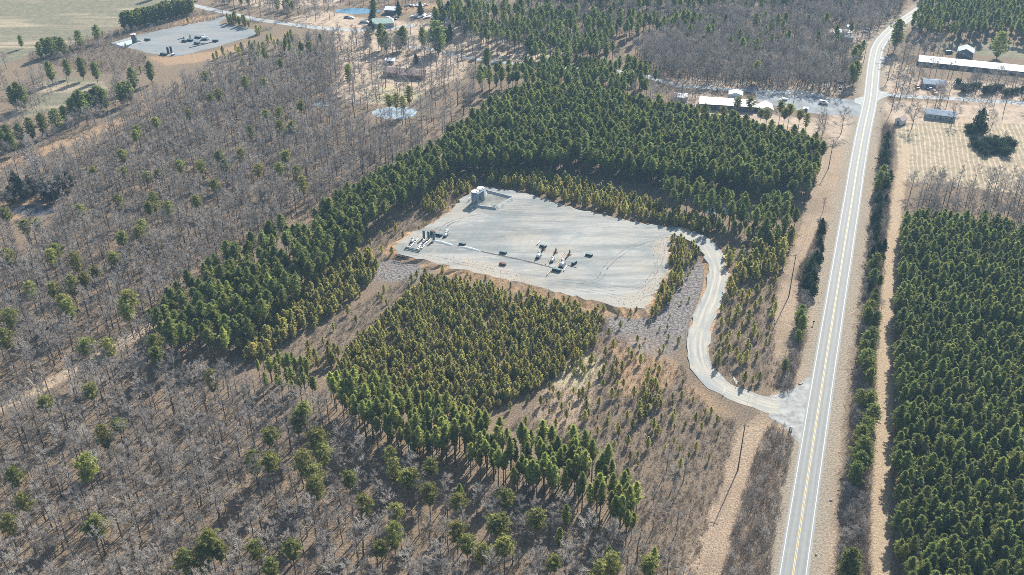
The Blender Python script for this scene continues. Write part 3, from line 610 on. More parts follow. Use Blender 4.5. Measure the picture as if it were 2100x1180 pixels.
# tubular loop railing at the culvert
o = empty('culvert_railing', G(821, 531, 1.0), AX, 'black tubular looped railing at the left corner of the pad above the rocks', 'railing')
for s in (0, 1.3):
    b = MB(); b.tube([(3.6, s, 1.1), (-1.8, s, 1.2), (-2.7, s, .9), (-3.0, s, .5), (-2.6, s, .15), (3.6, s, .1)], .11, 8); b.build('rail', M['black'], o)
for x in (-1.4, .4, 2.2): b = MB(); b.tube([(x, 0, 0), (x, 0, 1.15)], .09, 8); b.tube([(x, 1.3, 0), (x, 1.3, 1.15)], .09, 8); b.tube([(x, 0, 1.1), (x, 1.3, 1.1)], .07, 8); b.build('post', M['black'], o)
# gravel ridges
def ridge(pts, wd, h, label):
    P = smooth_line([tuple(on_pad(x, y)) for x, y in pts], 1.2); b = MB(); nn = len(P); d = np.gradient(P[:, :2], axis=0); d /= np.linalg.norm(d, axis=1)[:, None]
    pr_ = ((-1, -.08), (-.6, .45), (-.15, .95), (.25, .9), (.65, .4), (1, -.08))
    for i in range(nn):
        k = math.sin(math.pi*min(1, max(.02, i/(nn-1))))**.4*random.uniform(.8, 1.15); nr = np.array([d[i, 1], -d[i, 0]])
        for off, z in pr_: b.v.append((P[i, 0]+nr[0]*off*wd*k, P[i, 1]+nr[1]*off*wd*k, PAD_Z+z*h*k))
    for i in range(nn-1):
        for k in range(5): a0 = i*6+k; b.f.append((a0, a0+1, a0+7, a0+6)); b.m.append(0)
    tag(b.build('gravel_ridge', M['gravel_pile'], None, True), label, 'gravel heap', 'gravel ridges on the pad')
ridge([(887, 494), (900, 496), (915, 500), (930, 505)], 1.3, .55, 'pale gravel ridge right of the separators, the left one of two')
ridge([(940, 505.5), (955, 508), (970, 512), (987, 516)], 1.3, .55, 'pale gravel ridge below the short bin, the right one of two')

# second pad, far away at upper left
q2 = lambda x, y: G(x, y, .07)
storage_tank(q2(277, 89.5), 6.4, 1.8, 'dark brown upright tank on the far grey pad beside the pale blue basin', 'tank_dark', 'tank_top')
sheet('pond_liner_or_glare', [tuple(q2(x, y))[:2] for x, y in ((236, 90.5), (260, 84), (272, 81.5), (287, 86), (287, 89), (274, 93), (254, 95))], .12, M['liner'])
bc2 = [G(x, y, .05) for x, y in ((229, 91), (272, 79.5), (294, 88), (253, 98))]; b = MB(); ring = []
for i in range(4):
    for k in range(8): ring.append(bc2[i].lerp(bc2[(i+1) % 4], k/8))
for i, p in enumerate(ring):
    d = (ring[(i+1) % 32]-ring[i-1]).normalized(); nrm = Vector((d.y, -d.x, 0))
    for off, z in prof: v_ = p+nrm*off*1.2; b.v.append((v_.x, v_.y, .06+z))
for i in range(32):
    for k in range(m_-1): a0 = i*m_+k; b0 = ((i+1) % 32)*m_+k; b.f.append((a0, b0, b0+1, a0+1)); b.m.append(0)
tag(b.build('containment_berm', M['berm']), 'low gravel berm around the pale blue basin on the far pad', 'berm')
for x, y, lb in ((345, 109.5, 'left one of two dark separators at the near edge of the far pad'), (351.5, 108, 'right one of two dark separators at the near edge of the far pad')): separator(q2(x, y), 4.2, .75, lb, 'separators on the far pad', 'dark_steel')
GB2 = 'dark bins on the far pad'
for x, y, L_, lb in ((302.5, 83, 4, 'dark bin on the far pad right of its tank'), (390.5, 84.5, 4, 'dark bin on the far pad, left of its wells'), (379, 86, 4, 'leftmost dark bin of the well row on the far pad'), (404, 90.5, 4, 'dark bin on the far pad, lowest of the well row'), (442, 85.5, 4, 'rightmost dark bin on the far pad'), (406, 78.5, 4.5, 'highest dark bin on the far pad'), (336, 113, 5, 'dark bin at the foot of the far separators')): steel_box(q2(x, y), L_, 1.8, 1.3, AX+R(5), lb, GB2)
well_unit(q2(418, 81.5), SX, 1.25, 'white well unit on the far pad', None); well_unit(q2(423, 82), AX, 1.0, 'low dark based unit right of the white one on the far pad', None); well_unit(q2(355, 113.5), SX, .8, 'small white unit beside the far separators', None)
for x, y, lb in ((377, 82.5, 'left brown wellhead on the far pad'), (390, 79, 'right brown wellhead on the far pad')): wellhead(q2(x, y), lb, 'far wellheads', 1.3)
def far_run(p, lb, r=.2):
    P = [q2(*p[0]), q2(*p[1])]; d = P[1]-P[0]; o = empty('pipeline', P[0], math.atan2(d.y, d.x), lb, 'pipe'); b = MB(); b.tube([(0, 0, .3), (d.length, 0, .3)], r, 6); b.build('pipe', M['dark_steel'], o); [part_box('support', (d.length*k/4, 0, .1), (.3, .5, .2), M['rust'], o) for k in range(5)]
far_run(((388, 99), (437, 87)), 'long dark pipeline across the far pad below its wells'); far_run(((398, 87), (422, 91)), 'dark pipe between the bins of the far pad'); far_run(((365, 82), (374, 79)), 'short dark pipe at the left end of the far wells')

# ------------------------------------------------------------------ buildings
def house(fl, fr, depth, wall_h, rise, wall, roof, name, label, cat='house', windows=4, ridge_front=False, over=.4, chimney=False, hip=0.0, group=None, door=True):
    """fl, fr: photo pixels of the foot of the wall that faces the camera; the house runs back by depth"""
    A_, B_ = G(*fl), G(*fr); d = B_-A_; L = d.length; rz = math.atan2(d.y, d.x)
    o = empty(name, A_, rz, label, cat, group); D = depth; h = wall_h
    b = MB()
    if ridge_front: b.add([(0, 0, 0), (L, 0, 0), (L, D, 0), (0, D, 0), (0, 0, h), (L, 0, h), (L, D, h), (0, D, h), (L/2, 0, h+rise), (L/2, D, h+rise)], [(0, 1, 5, 8, 4), (1, 2, 6, 5), (2, 3, 7, 9, 6), (3, 0, 4, 7), (4, 8, 9, 7), (8, 5, 6, 9)])
    else: b.add([(0, 0, 0), (L, 0, 0), (L, D, 0), (0, D, 0), (0, 0, h), (L, 0, h), (L, D, h), (0, D, h), (hip, D/2, h+rise), (L-hip, D/2, h+rise)], [(0, 1, 5, 4), (1, 2, 6, 9, 5) if not hip else (1, 2, 6, 5), (2, 3, 7, 6), (3, 0, 4, 8, 7) if not hip else (3, 0, 4, 7), (4, 5, 9, 8), (7, 8, 9, 6)])
    b.build('wall', M[wall], o)
    th = .14; b = MB(); v = over; zt = .05
    if ridge_front:
        s = rise/(L/2); P = [(-v, -v, h-s*v), (L/2, -v, h+rise), (L+v, -v, h-s*v), (-v, D+v, h-s*v), (L/2, D+v, h+rise), (L+v, D+v, h-s*v)]; top = [(x, y, z+zt+th) for x, y, z in P]; bot = [(x, y, z+zt) for x, y, z in P]
        b.add(top+bot, [(0, 1, 4, 3), (1, 2, 5, 4), (6, 9, 10, 7), (7, 10, 11, 8), (0, 6, 7, 1), (1, 7, 8, 2), (3, 4, 10, 9), (4, 5, 11, 10), (0, 3, 9, 6), (2, 8, 11, 5)])
    else:
        s = rise/(D/2); P = [(-v, -v, h-s*v), (L+v, -v, h-s*v), (-v+hip*1.0, D/2, h+rise), (L+v-hip*1.0, D/2, h+rise), (-v, D+v, h-s*v), (L+v, D+v, h-s*v)]; top = [(x, y, z+zt+th) for x, y, z in P]; bot = [(x, y, z+zt) for x, y, z in P]
        f_ = [(0, 1, 3, 2), (2, 3, 5, 4), (6, 8, 9, 7), (8, 10, 11, 9), (0, 6, 7, 1), (4, 5, 11, 10), (0, 2, 8, 6), (2, 4, 10, 8), (1, 7, 9, 3), (3, 9, 11, 5)]
        if hip: f_ += [(0, 2, 4), (1, 5, 3)]
        b.add(top+bot, f_)
    rf = b.build('roof', M[roof], o)
    if chimney: b = MB(); b.box((L*.3, D*.5, h+rise+.3), (.9, .7, 1.6)); b.build('chimney', M['brick'], rf)
    for k in range(windows):
        x = L*(k+.7)/(windows+.4); b = MB(); b.box((x, -.03, h*.55), (1.3, .10, 1.2)); wn = b.build('window', M['white'], o); b = MB(); b.box((x, -.06, h*.55), (1.1, .09, 1.0)); b.build('pane', M['glass'], wn)
    if door: b = MB(); b.box((L*.5, -.04, 1.05), (1.0, .10, 2.1)); b.build('door', M['rust'], o)
    return o, L, D, h
house((1434, 224), (1547, 231), 11.5, 3.3, 1.2, 'dark_wall', 'white_roof', 'long_hall', 'long low hall with bright white metal roof facing the grey lot', 'hall', 7)
house((1494, 205), (1521, 207), 6, 3.4, 1.3, 'white_wall', 'white_roof', 'porch', 'white gabled porch behind the back of the long white roofed hall', 'porch', 1, True)
house((1547.5, 229), (1558, 229.5), 5, 2.6, .3, 'dark_wall', 'white_roof', 'covered_walk', 'narrow dark covered walk joining the hall and its small white annex', 'walkway', 0, door=False)
house((1559, 235), (1584, 236), 9, 3.2, 1.7, 'white_wall', 'white_roof', 'annex', 'small white gabled annex right of the long hall', 'annex', 1, True)
house((1384, 208), (1408, 209), 7, 2.6, 1.0, 'white_wall', 'white_roof', 'shed', 'small white roofed shed left of the long hall among bare trees', 'shed', 1)
house((1648, 229), (1656, 229.5), 2.5, 1.8, .4, 'grey_wall', 'white_roof', 'shed', 'tiny white topped hut on the near edge of the grey lot', 'hut', 0)
house((786, 157), (822, 160), 9, 3.0, 1.6, 'brick', 'brown_roof', 'garage_wing', 'left wing of the brown roofed ranch house, set slightly back', 'garage', 2)
house((817, 163), (868, 165), 10, 3.0, 1.8, 'brick', 'brown_roof', 'ranch_house', 'wide brown roofed ranch house alone among bare trees', 'house', 5, chimney=True)
house((790, 131.5), (808, 132), 5, 2.3, .5, 'white_wall', 'white_roof', 'camper_shelter', 'white flat topped shelter behind the brown roofed house', 'shelter', 2)
house((1898, 243), (1958, 250), 8.5, 2.8, 1.3, 'grey_wall', 'blue_roof', 'mobile_home', 'long house with streaked blue grey metal roof beside the hayfield', 'house', 5)
house((1834, 254), (1848, 258), 6, 2.8, 1.5, 'white_wall', 'tan_roof', 'shed', 'small white shed with pinkish tan gable roof close to the highway', 'shed', 1, True)
house((1883, 134), (2120, 158), 12, 2.6, 2.1, 'dark_wall', 'white_roof', 'poultry_barn', 'very long white roofed barn behind bare trees at right', 'barn', 12)
house((1962, 116), (1994, 120), 10, 3.4, 2.2, 'dark_wall', 'grey_roof', 'gable_barn', 'grey gabled barn with weathered roof above the very long white barn', 'barn', 1, True)
house((1893, 181), (1938, 184), 9, 2.8, 1.3, 'grey_wall', 'blue_roof', 'cottage', 'dark blue roofed house half hidden by bare trees north of the lane', 'house', 4)
house((1958, 178), (1978, 180), 5, 1.8, .7, 'grey_wall', 'grey_roof', 'shed', 'low grey shed right of the half hidden blue roofed house', 'shed', 0)
house((1698, 78), (1713, 79), 8, 3, 1.5, 'grey_wall', 'tan_roof', 'shed', 'cream roofed outbuilding left of the grey house near the highway bend', 'shed', 1, True)
house((1720, 76), (1745, 77), 8, 3, 1.4, 'grey_wall', 'grey_roof', 'cottage', 'pale grey roofed house among trees left of the highway bend', 'house', 3)
house((1727, 84), (1749, 85), 5, 2.6, 1.2, 'grey_wall', 'green_roof', 'porch', 'pale green roofed porch in front of the grey house by the highway bend', 'porch', 2)
house((1736, 62), (1746, 62.4), 4, 2.6, .3, 'white_wall', 'white_roof', 'trailer_home', 'tiny white flat roofed trailer behind the houses at the highway bend', 'trailer', 0)
house((760, 58), (808, 56), 11, 3, 2.2, 'grey_wall', 'green_roof', 'farmhouse', 'pale green roofed farmhouse near the blue pond at the top', 'house', 4, hip=2)
house((789, 30), (811, 31), 9, 3.4, 1.5, 'dark_wall', 'white_roof', 'barn', 'white roofed barn right of the blue pond at the top', 'barn', 0)
house((900, 44), (917, 46), 6, 2.6, .8, 'dark_wall', 'teal_roof', 'carport', 'teal roofed carport at the edge of the dark pines near the top', 'carport', 0, door=False)
house((1706, 6), (1726, 6), 8, 3, 1.4, 'white_wall', 'white_roof', 'cottage', 'white roofed house at the very top left of the highway', 'house', 2)

# ------------------------------------------------------------------ vehicles
def car(kind, paint, label, px, py, rz, group=None, k=1.0):
    o = empty('parked_'+kind, G(px, py, .07), rz, label, kind, group)
    if kind == 'truck': pr_ = [(-2.7, .45), (-2.7, 1.05), (-.6, 1.1), (-.55, 1.85), (.65, 1.9), (1.2, 1.25), (2.5, 1.1), (2.7, .9), (2.7, .45)]
    elif kind == 'van': pr_ = [(-2.5, .4), (-2.5, 1.9), (-2.3, 2.05), (1.0, 2.05), (1.9, 1.25), (2.5, 1.05), (2.6, .4)]
    else: pr_ = [(-2.3, .4), (-2.3, .9), (-1.6, 1.0), (-1.1, 1.45), (.5, 1.48), (1.2, 1.0), (2.1, .88), (2.35, .7), (2.35, .4)]
    b = MB(); n_ = len(pr_); vs = [(x*k, s*.92*(1 if z < 1.1 else .86)*k, z*k) for s in (-1, 1) for x, z in pr_]
    b.add(vs, [tuple(range(n_))[::-1], tuple(range(n_, 2*n_))]+[(i, (i+1) % n_, (i+1) % n_+n_, i+n_) for i in range(n_)]); b.build('body', M[paint], o, bevel=.05)
    b = MB(); top = max(z for x, z in pr_); x0, x1 = (-.5, .7) if kind == 'truck' else (-1.0, .6) if kind == 'car' else (-1.9, 1.1)
    b.box(((x0+x1)/2*k, 0, (top-.32)*k), ((x1-x0)*.9*k, 1.72*k, .36*k), taper=.95); b.box(((x1+.12)*k, 0, (top-.36)*k), (.3*k, 1.45*k, .34*k), taper=.8); b.build('window_glass', M['glass'], o)
    for x in (-1.55, 1.55):
        for s in (-.86, .86): b = MB(); b.tube([(x*k, (s-.1)*k, .34*k), (x*k, (s+.1)*k, .34*k)], .34*k, 12); wh = b.build('wheel', M['tyre'], o)
    return o
car('van', 'white', 'white van parked on the grey lot near the highway', 1688, 213, R(-25))
car('car', 'white', 'small pale car at the far side of the grey lot behind bare trees', 1607, 206, R(10))
car('truck', 'red', 'red truck parked beside the half hidden blue roofed house', 1881, 181, R(80), 'red trucks by the lane'); car('truck', 'red', 'red box like truck parked in front of the half hidden blue roofed house', 1915, 191, R(95), 'red trucks by the lane')
car('car', 'blue', 'dark car right of the half hidden blue roofed house', 1908, 184, R(0))
car('car', 'white', 'pale blue white car on the drive left of the highway bend', 1773, 66.5, R(0)); car('car', 'blue', 'dark car behind the pale one left of the highway bend', 1778, 62, R(0))
car('car', 'blue', 'dark car under bare trees below the gravel strip left of the highway', 1724, 181, R(70)); car('truck', 'red', 'brownish truck under bare trees left of the crossroads', 1725, 169, R(20))
car('van', 'blue', 'dark van parked left of the grey gabled barn', 1946, 110, R(5))
car('truck', 'white', 'white vehicle in front of the teal roofed carport', 903, 48.5, R(10)); car('car', 'white', 'white car right of the teal roofed carport', 919, 49, R(10))
cl = [(712, 37, 'blue'), (721, 38, 'white'), (744, 46, 'white'), (752, 47, 'white'), (796, 38, 'white'), (808, 40, 'blue'), (776, 41, 'red')]
nm = ['dark car at the left end of the farmyard', 'white car second from the left in the farmyard', 'white car left of the green roofed farmhouse', 'white car closest to the green roofed farmhouse', 'white car below the white roofed barn', 'dark car right of the farmyard centre', 'red car above the green roofed farmhouse']
for (x, y, m), lb in zip(cl, nm): car('car', m, lb, x, y, R(random.uniform(-30, 30)))
first = car('car', 'white', 'derelict pale car in the junk row left of the teal carport', 846, 36, R(40), 'derelict cars in the junk row')
for i, (x, y) in enumerate([(853, 34), (860, 37), (867, 34.5), (874, 38), (881, 35.5), (888, 38), (895, 36), (870, 31.5), (862, 31), (884, 32.5), (893, 32.5), (838, 12), (846, 13.5), (855, 12.5), (864, 13.5), (872, 12)]):
    c = first.copy(); COL.objects.link(c); c.location = G(x, y, .07); c.rotation_euler.z = random.uniform(0, 3)
    if y < 20: c['label'] = 'derelict pale car on the orange bare ground at the top'; c['group'] = 'derelict cars on bare orange ground'
    for ch in first.children: d = ch.copy(); COL.objects.link(d); d.parent = c

# ------------------------------------------------------------------ poles, gate, small roadside things
def pole(px, py, h, label, rz=0.0, r=.17):
    o = empty('utility_pole', G(px, py), rz, label, 'utility pole', 'utility poles')
    b = MB(); b.tube([(0, 0, 0), (0, 0, h)], [r*1.3, r*.75], 8); b.build('post', M['pole'], o)
    b = MB(); b.box((0, .12, h-.9), (2.6, .12, .14)); b.tube([(-.8, .12, h-.95), (0, .1, h-1.9), (.8, .12, h-.95)], .03, 4); ca = b.build('crossarm', M['pole'], o)
    for x in (-1.15, -.4, .4, 1.15): b = MB(); b.lathe((x, .12, h-.83), [(.05, 0), (.08, .1), (.04, .22)], 6); b.build('insulator', M['white'], ca)
    return o, h
LA = math.atan2(HWY[60][1]-HWY[40][1], HWY[60][0]-HWY[40][0])-math.pi/2
PL = [(1406, 1330, 18, 'utility pole beyond the lower edge of the clearing'), (1513, 965, 19, 'tall thin utility pole in the cleared strip below the driveway'), (1617.5, 609, 20, 'tall thin utility pole in the middle of the cleared strip above the driveway'), (1699, 346, 16, 'utility pole beside the tall pine plantation at the top of the cleared strip'), (1771, 128, 13, 'utility pole by the highway bend')]
for p in PL: pole(*p[:3], p[3], LA)
for k, x in enumerate((-1.15, .4, 1.15)):
    b = MB()
    for i in range(len(PL)-1):
        p, q = PL[i], PL[i+1]; A_, B_ = G(p[0], p[1]), G(q[0], q[1]); o_ = Vector((math.cos(LA)*x, math.sin(LA)*x, 0)); pts = []
        for j in range(13): t_ = j/12; v_ = A_.lerp(B_, t_)+o_; v_.z = (p[2]*(1-t_)+q[2]*t_)-.6-4*t_*(1-t_)*1.8; pts.append(v_)
        b.tube(pts, .02, 3, cap=False)
    tag(b.build('power_line', M['wire']), 'thin overhead wire along the cleared strip left of the highway', 'wire', 'overhead wires along the cleared strip')
pole(1828, 228, 16, 'utility pole beside the pinkish roofed shed and the lane', R(15)); pole(2059, 227, 13, 'utility pole south of the lane above the hayfield', R(80)); pole(1782, 77, 12, 'utility pole beside the drive at the highway bend', R(40)); pole(2110, 205, 15, 'utility pole at the right edge near the lane', R(70)); pole(1954, 150, 15, 'utility pole below the very long barn', R(70))
b = MB()
for x in (-1.1, 0, 1.1):
    A_, B_ = G(1954, 150), G(2110, 205); pts = []
    for j in range(15): t_ = j/14; v_ = A_.lerp(B_, t_); v_.x += x*.6; v_.y += x; v_.z = 14.3-4*t_*(1-t_)*2; pts.append(v_)
    b.tube(pts, .03, 3, cap=False)
tag(b.build('power_line', M['steel']), 'pale overhead wires crossing the trees below the very long barn', 'wire')
# gate posts and gates of the driveway
for x, y, rz, lb in ((1483, 812, R(70), 'open pale tube gate on the lower side of the driveway'), (1511, 790, R(100), 'open tube gate on the upper side of the driveway')):
    o = empty('farm_gate', G(x, y), rz, lb, 'gate', 'driveway gates'); b = MB()
    for z in (.3, .6, .9, 1.25): b.tube([(0, 0, z), (3.6, 0, z)], .035, 6)
    [b.tube([(t_, 0, .3), (t_, 0, 1.25)], .035, 6) for t_ in (0, 1.8, 3.6)]; b.build('gate_leaf', M['steel'], o)
    for t_ in (-.2,): b = MB(); b.tube([(t_, 0, 0), (t_, 0, 1.6)], .09, 8); b.build('gate_post', M['white'], o)
# tipped dark culvert pipe with white boulders at the mouth of the drive
o = empty('culvert_pipe', G(1621, 884, .2), R(70), 'dark round culvert end at the roadside below the driveway mouth', 'culvert'); b = MB(); b.tube([(-1, 0, .3), (1.2, 0, .3)], .5, 16, cap=False); b.build('pipe', M['black'], o); b = MB(); b.tube([(1.1, 0, .3), (1.25, 0, .3)], .56, 16, cap=False); b.build('collar', M['steel'], o)
rk = MB()
def rock_mesh(seed, r=.5):
    rd = random.Random(seed); bm = bmesh.new(); bmesh.ops.create_icosphere(bm, subdivisions=1, radius=r)
    for v in bm.verts: v.co *= rd.uniform(.65, 1.2); v.co.z *= .7
    me = bpy.data.meshes.new('rock'); bm.to_mesh(me); bm.free()
    at = me.attributes.new('tone', 'FLOAT', 'POINT'); at.data.foreach_set('value', [rd.random() for _ in me.vertices]); me.materials.append(M['rock']); return me
ROCKS = [rock_mesh(s) for s in range(5)]
for i, (x, y) in enumerate([(1619, 889), (1618, 894), (1616.5, 900), (1615, 906), (1614, 911), (1613, 916), (1612, 922), (1604, 938), (1602.5, 975), (1642, 787), (1645, 786), (1639, 788), (1704.5, 1026), (1674, 1137)]):
    o = link('boulder', ROCKS[i % 5]); o.location = G(x, y, .15); o.rotation_euler = (0, 0, i*1.3); o.scale = (1.1, .9, .9)
    tag(o, 'pale boulder in the roadside row between the culvert end and the brush' if i < 7 else ['pale boulder at the edge of the roadside brush' , 'pale boulder below the driveway mouth shrubs', 'pale stone on the verge above the driveway mouth', 'pale stone on the right verge'][0 if i < 8 else 1 if i < 9 else 2 if i < 12 else 3], 'boulder', 'boulders left of the highway, in a row' if i < 7 else 'stray roadside stones, set %d' % (0 if i < 8 else 1 if i < 9 else 2 if i < 12 else 3))
# small road side markers
for x, y, lb in ((1806, 227, 'yellow topped marker post on the right verge near the crossroads'), (1668, 666, 'dark low marker left of the highway halfway up')):
    o = empty('marker_post', G(x, y), 0, lb, 'marker'); b = MB(); b.tube([(0, 0, 0), (0, 0, 1.2)], .09, 6); b.build('post', M['pole'], o); b = MB(); b.box((0, 0, 1.5), (.7, .12, .7)); b.build('plate', M['yellow_pipe'] if '1806' in str(x) else M['black'], o)

# ------------------------------------------------------------------ plants: shapes
class TB:
    """fast mesh of tapered sticks and thin blades, with a random tone per stick or tuft"""
    def __init__(s, seed): s.v = []; s.f = []; s.t = []; s.r = random.Random(seed)
    def stick(s, p, q, r0, r1, n=3, tone=None):
        d = Vector(q)-Vector(p); u = d.cross(Vector((.31, .27, .9)))
        if u.length < 1e-4: u = d.cross(Vector((1, 0, 0)))
        u.normalize(); w_ = d.normalized().cross(u); b = len(s.v); tone = s.r.random() if tone is None else tone
        for k in range(n): a0 = 6.2832*k/n; o = u*math.cos(a0)+w_*math.sin(a0); s.v.append(Vector(p)+o*r0)
        if r1 <= 0.004:
            s.v.append(Vector(q)); s.t += [tone]*(n+1)
            for k in range(n): s.f.append((b+k, b+(k+1) % n, b+n))
        else:
            for k in range(n): a0 = 6.2832*k/n; o = u*math.cos(a0)+w_*math.sin(a0); s.v.append(Vector(q)+o*r1)
            s.t += [tone]*(2*n)
            for k in range(n): s.f.append((b+k, b+(k+1) % n, b+n+(k+1) % n, b+n+k))
    def tuft(s, c, d, n, ln, wd, spread=1.0, tone=None):
        r = s.r; t = r.random()**1.3 if tone is None else tone
        for _ in range(n):
            e = Vector((r.gauss(0, 1), r.gauss(0, 1), r.gauss(0, 1))).normalized()*spread+d; e.normalize()
            u = e.cross(Vector((r.uniform(-1, 1), r.uniform(-1, 1), r.uniform(-1, 1)))).normalized()*wd*.5; b = len(s.v); l_ = ln*r.uniform(.7, 1.15)
            m0 = c+e*l_*.45; s.v += [c-u*.4, m0+u, c+e*l_, m0-u]; tt = min(1, max(0, t+r.uniform(-.15, .15))); s.t += [tt]*4; s.f.append((b, b+1, b+2, b+3))
    def mesh(s, name, m, extra=None):
        me = bpy.data.meshes.new(name); V = s.v; F = s.f; T = s.t
        if extra: n = len(V); V = V+extra.v; F = F+[tuple(i+n for i in f) for f in extra.f]; T = T+extra.t
        me.from_pydata(V, [], F); me.attributes.new('tone', 'FLOAT', 'POINT').data.foreach_set('value', T)
        me.materials.append(m[0] if isinstance(m, list) else m)
        if extra: me.materials.append(m[1]); mi = np.zeros(len(F), int); mi[len(s.f):] = 1; me.polygons.foreach_set('material_index', mi)
        me.update(); return me
def bare_tree(seed, h=15, crown0=.42, rad=3.2, lean=.5, n1=11, spread=.55):
    """leafless hardwood: returns (trunk with main limbs, twigs)"""
    T = TB(seed); C = TB(seed+100); r = T.r; r0 = h*.0125; p = Vector((0, 0, 0)); lx, ly = r.uniform(-lean, lean), r.uniform(-lean, lean); pts = [p]
    N = 7
    for i in range(1, N+1): z = h*.93*i/N; pts.append(Vector((lx*(i/N)**1.5+r.uniform(-.15, .15), ly*(i/N)**1.5+r.uniform(-.15, .15), z)))
    rad_at = lambda t: r0*(1.15-t)**.9+.015
    for i in range(N): T.stick(pts[i], pts[i+1], rad_at(i/N), rad_at((i+1)/N), 6, r.uniform(.2, .8))
    def at(t): x = min(t*N, N-1e-3); i = int(x); return pts[i].lerp(pts[i+1], x-i)
    def twigs(p, d, ln, rr, depth, out):
        q = p+d*ln; (T if depth == 0 else C).stick(p, q, rr, rr*.45 if depth < 3 else 0, 4 if depth == 0 else 3)
        if depth >= 3: return
        for k in range((6, 6, 4)[depth]):
            t = r.uniform(.3, 1.0); nd = (d+Vector((r.gauss(0, 1), r.gauss(0, 1), r.gauss(.25, .8)))*(.55, .6, .7)[depth]).normalized()
            twigs(p.lerp(q, t), nd, ln*r.uniform(.42, .68), max(rr*.5, .021), depth+1, out)
        if depth < 2: twigs(q, (d+Vector((r.gauss(0, .25), r.gauss(0, .25), .25))).normalized(), ln*.6, max(rr*.45, .022), depth+1, out)
    for k in range(n1):
        t = crown0+(1-crown0)*((k+.5)/n1)**.9; a0 = k*2.4+r.uniform(-.5, .5); up = .35+.9*(t-crown0)/(1-crown0)
        L_ = rad*(1.05-.75*((t-crown0)/(1-crown0))**1.6)*r.uniform(.65, 1.05)*spread*1.9
        twigs(at(t), Vector((math.cos(a0), math.sin(a0), up)).normalized(), L_*.62, max(.04, rad_at(t)*.55), 0, None)
    return T, C
def pine(seed, h=15, c0=.48, rad=2.6, nb=40, tn=5, blades=15, bl=.62, bw=.15, peak=.25, up=.2, flat=.0, dead=6):
    """conifer: bare trunk, whorled limbs and needle tufts. peak = height in the crown where it is widest"""
    T = TB(seed); C = TB(seed+50); r = T.r; lx, ly = r.uniform(-.4, .4)*h/15, r.uniform(-.4, .4)*h/15; N = 6; r0 = h*.011+.03
    at = lambda t: Vector((lx*t*t, ly*t*t, h*t))
    for i in range(N): T.stick(at(i/N), at((i+1)/N*(.985 if i == N-1 else 1)), r0*(1.05-i/N)+.01, r0*(1.05-(i+1)/N)+.01, 6, r.uniform(.2, .8))
    for k in range(dead): a0 = r.uniform(0, 6.28); t = r.uniform(c0*.6, c0); p = at(t); T.stick(p, p+Vector((math.cos(a0), math.sin(a0), .1))*rad*r.uniform(.2, .5), .03, 0, 3)
    side = [r.uniform(.72, 1.2) for _ in range(7)]
    for k in range(nb):
        u = (k+r.random())/nb; t = c0+(1-c0)*u*.98
        prof = (u/peak)**.6 if u < peak else (1-((u-peak)/(1-peak))**(1.5+flat*2))**(1/(1+flat)) if u < 1 else 0
        a0 = k*2.39996+r.uniform(-.35, .35); L_ = max(.25, rad*max(prof, .08)*side[int(a0) % 7]*r.uniform(.72, 1.12)); el = up+u*.8
        d = Vector((math.cos(a0), math.sin(a0), math.tan(min(1.2, el))*.55)).normalized(); p = at(t); q = p+d*L_
        T.stick(p, q, .02+.012*L_, 0, 3)
        n_ = max(2, int(tn*(.5+L_/rad*.7)))
        for j in range(n_):
            f = 1-.75*(j/max(1, n_-.5))**1.1; c = p.lerp(q, f)+Vector((r.gauss(0, 1), r.gauss(0, 1), r.gauss(0, .6)))*.13*min(L_, 2.2)
            C.tuft(c, d*.35+Vector((0, 0, .55)), blades, bl, bw, 1.0)
    C.tuft(at(.99), Vector((0, 0, 1)), blades, bl, bw, .8)
    return T, C
def cedar(seed, h=6, rad=1.9):
    return pine(seed, h, .06, rad, 70, 6, 12, .42, .16, .22, .1, 0, 0)
def brush(seed, h=2.0, n=16):
    C = TB(seed); r = C.r
    for k in range(n):
        a0 = r.uniform(0, 6.28); b0 = Vector((r.uniform(-.5, .5), r.uniform(-.5, .5), 0)); d = Vector((math.cos(a0)*r.uniform(.1, .7), math.sin(a0)*r.uniform(.1, .7), 1)).normalized(); L_ = h*r.uniform(.5, 1); q = b0+d*L_; C.stick(b0, q, .022, 0, 3)
        for j in range(5): t = r.uniform(.25, .95); e = (d+Vector((r.gauss(0, .7), r.gauss(0, .7), r.gauss(0, .4)))).normalized(); p = b0.lerp(q, t); C.stick(p, p+e*L_*.38, .016, 0, 3)
    return C
def straw(seed):
    C = TB(seed); C.tuft(Vector((0, 0, -.05)), Vector((0, 0, 1.1)), 14, .8, .10, .75); return C

LIB = {}; PARTS = {}
def register(kind, i, TC, mt, mc, crown='crown'):
    T, C = TC; PARTS[(kind, i)] = (T.mesh('trunk', mt), C.mesh(crown, mc), crown)
    o = bpy.data.objects.new('%s_%02d' % (kind, i), T.mesh(kind, [mt, mc], C)); c = LIB.setdefault(kind, bpy.data.collections.new('library '+kind)); c.objects.link(o)
for i in range(6): register('bare_tree', i, bare_tree(10+i, 15, (.36, .44, .40, .32, .46, .38)[i], (4.4, 3.7, 4.8, 5.2, 3.6, 4.2)[i]), M['bark'], M['twig'])
for i in range(3): register('bare_tree', 6+i, bare_tree(30+i, 14, .22, 5.6, .6, 15, .62), M['bark'], M['twig'])          # open grown, wide
for i in range(5): register('tall_pine', i, pine(40+i, 15, (.50, .55, .46, .58, .42)[i], (2.1, 1.85, 2.35, 1.95, 2.4)[i], 54, 7, 20, .62, .105, .36, .30, .2), M['pbark'], M['pine'])
for i in range(4): register('tall_pine', 5+i, pine(50+i, 15, (.50, .42, .46, .55)[i], (1.35, 1.6, 1.75, 1.45)[i], 50, 7, 20, .60, .095, .40, .38, .15), M['pbark'], M['bright_pine'])
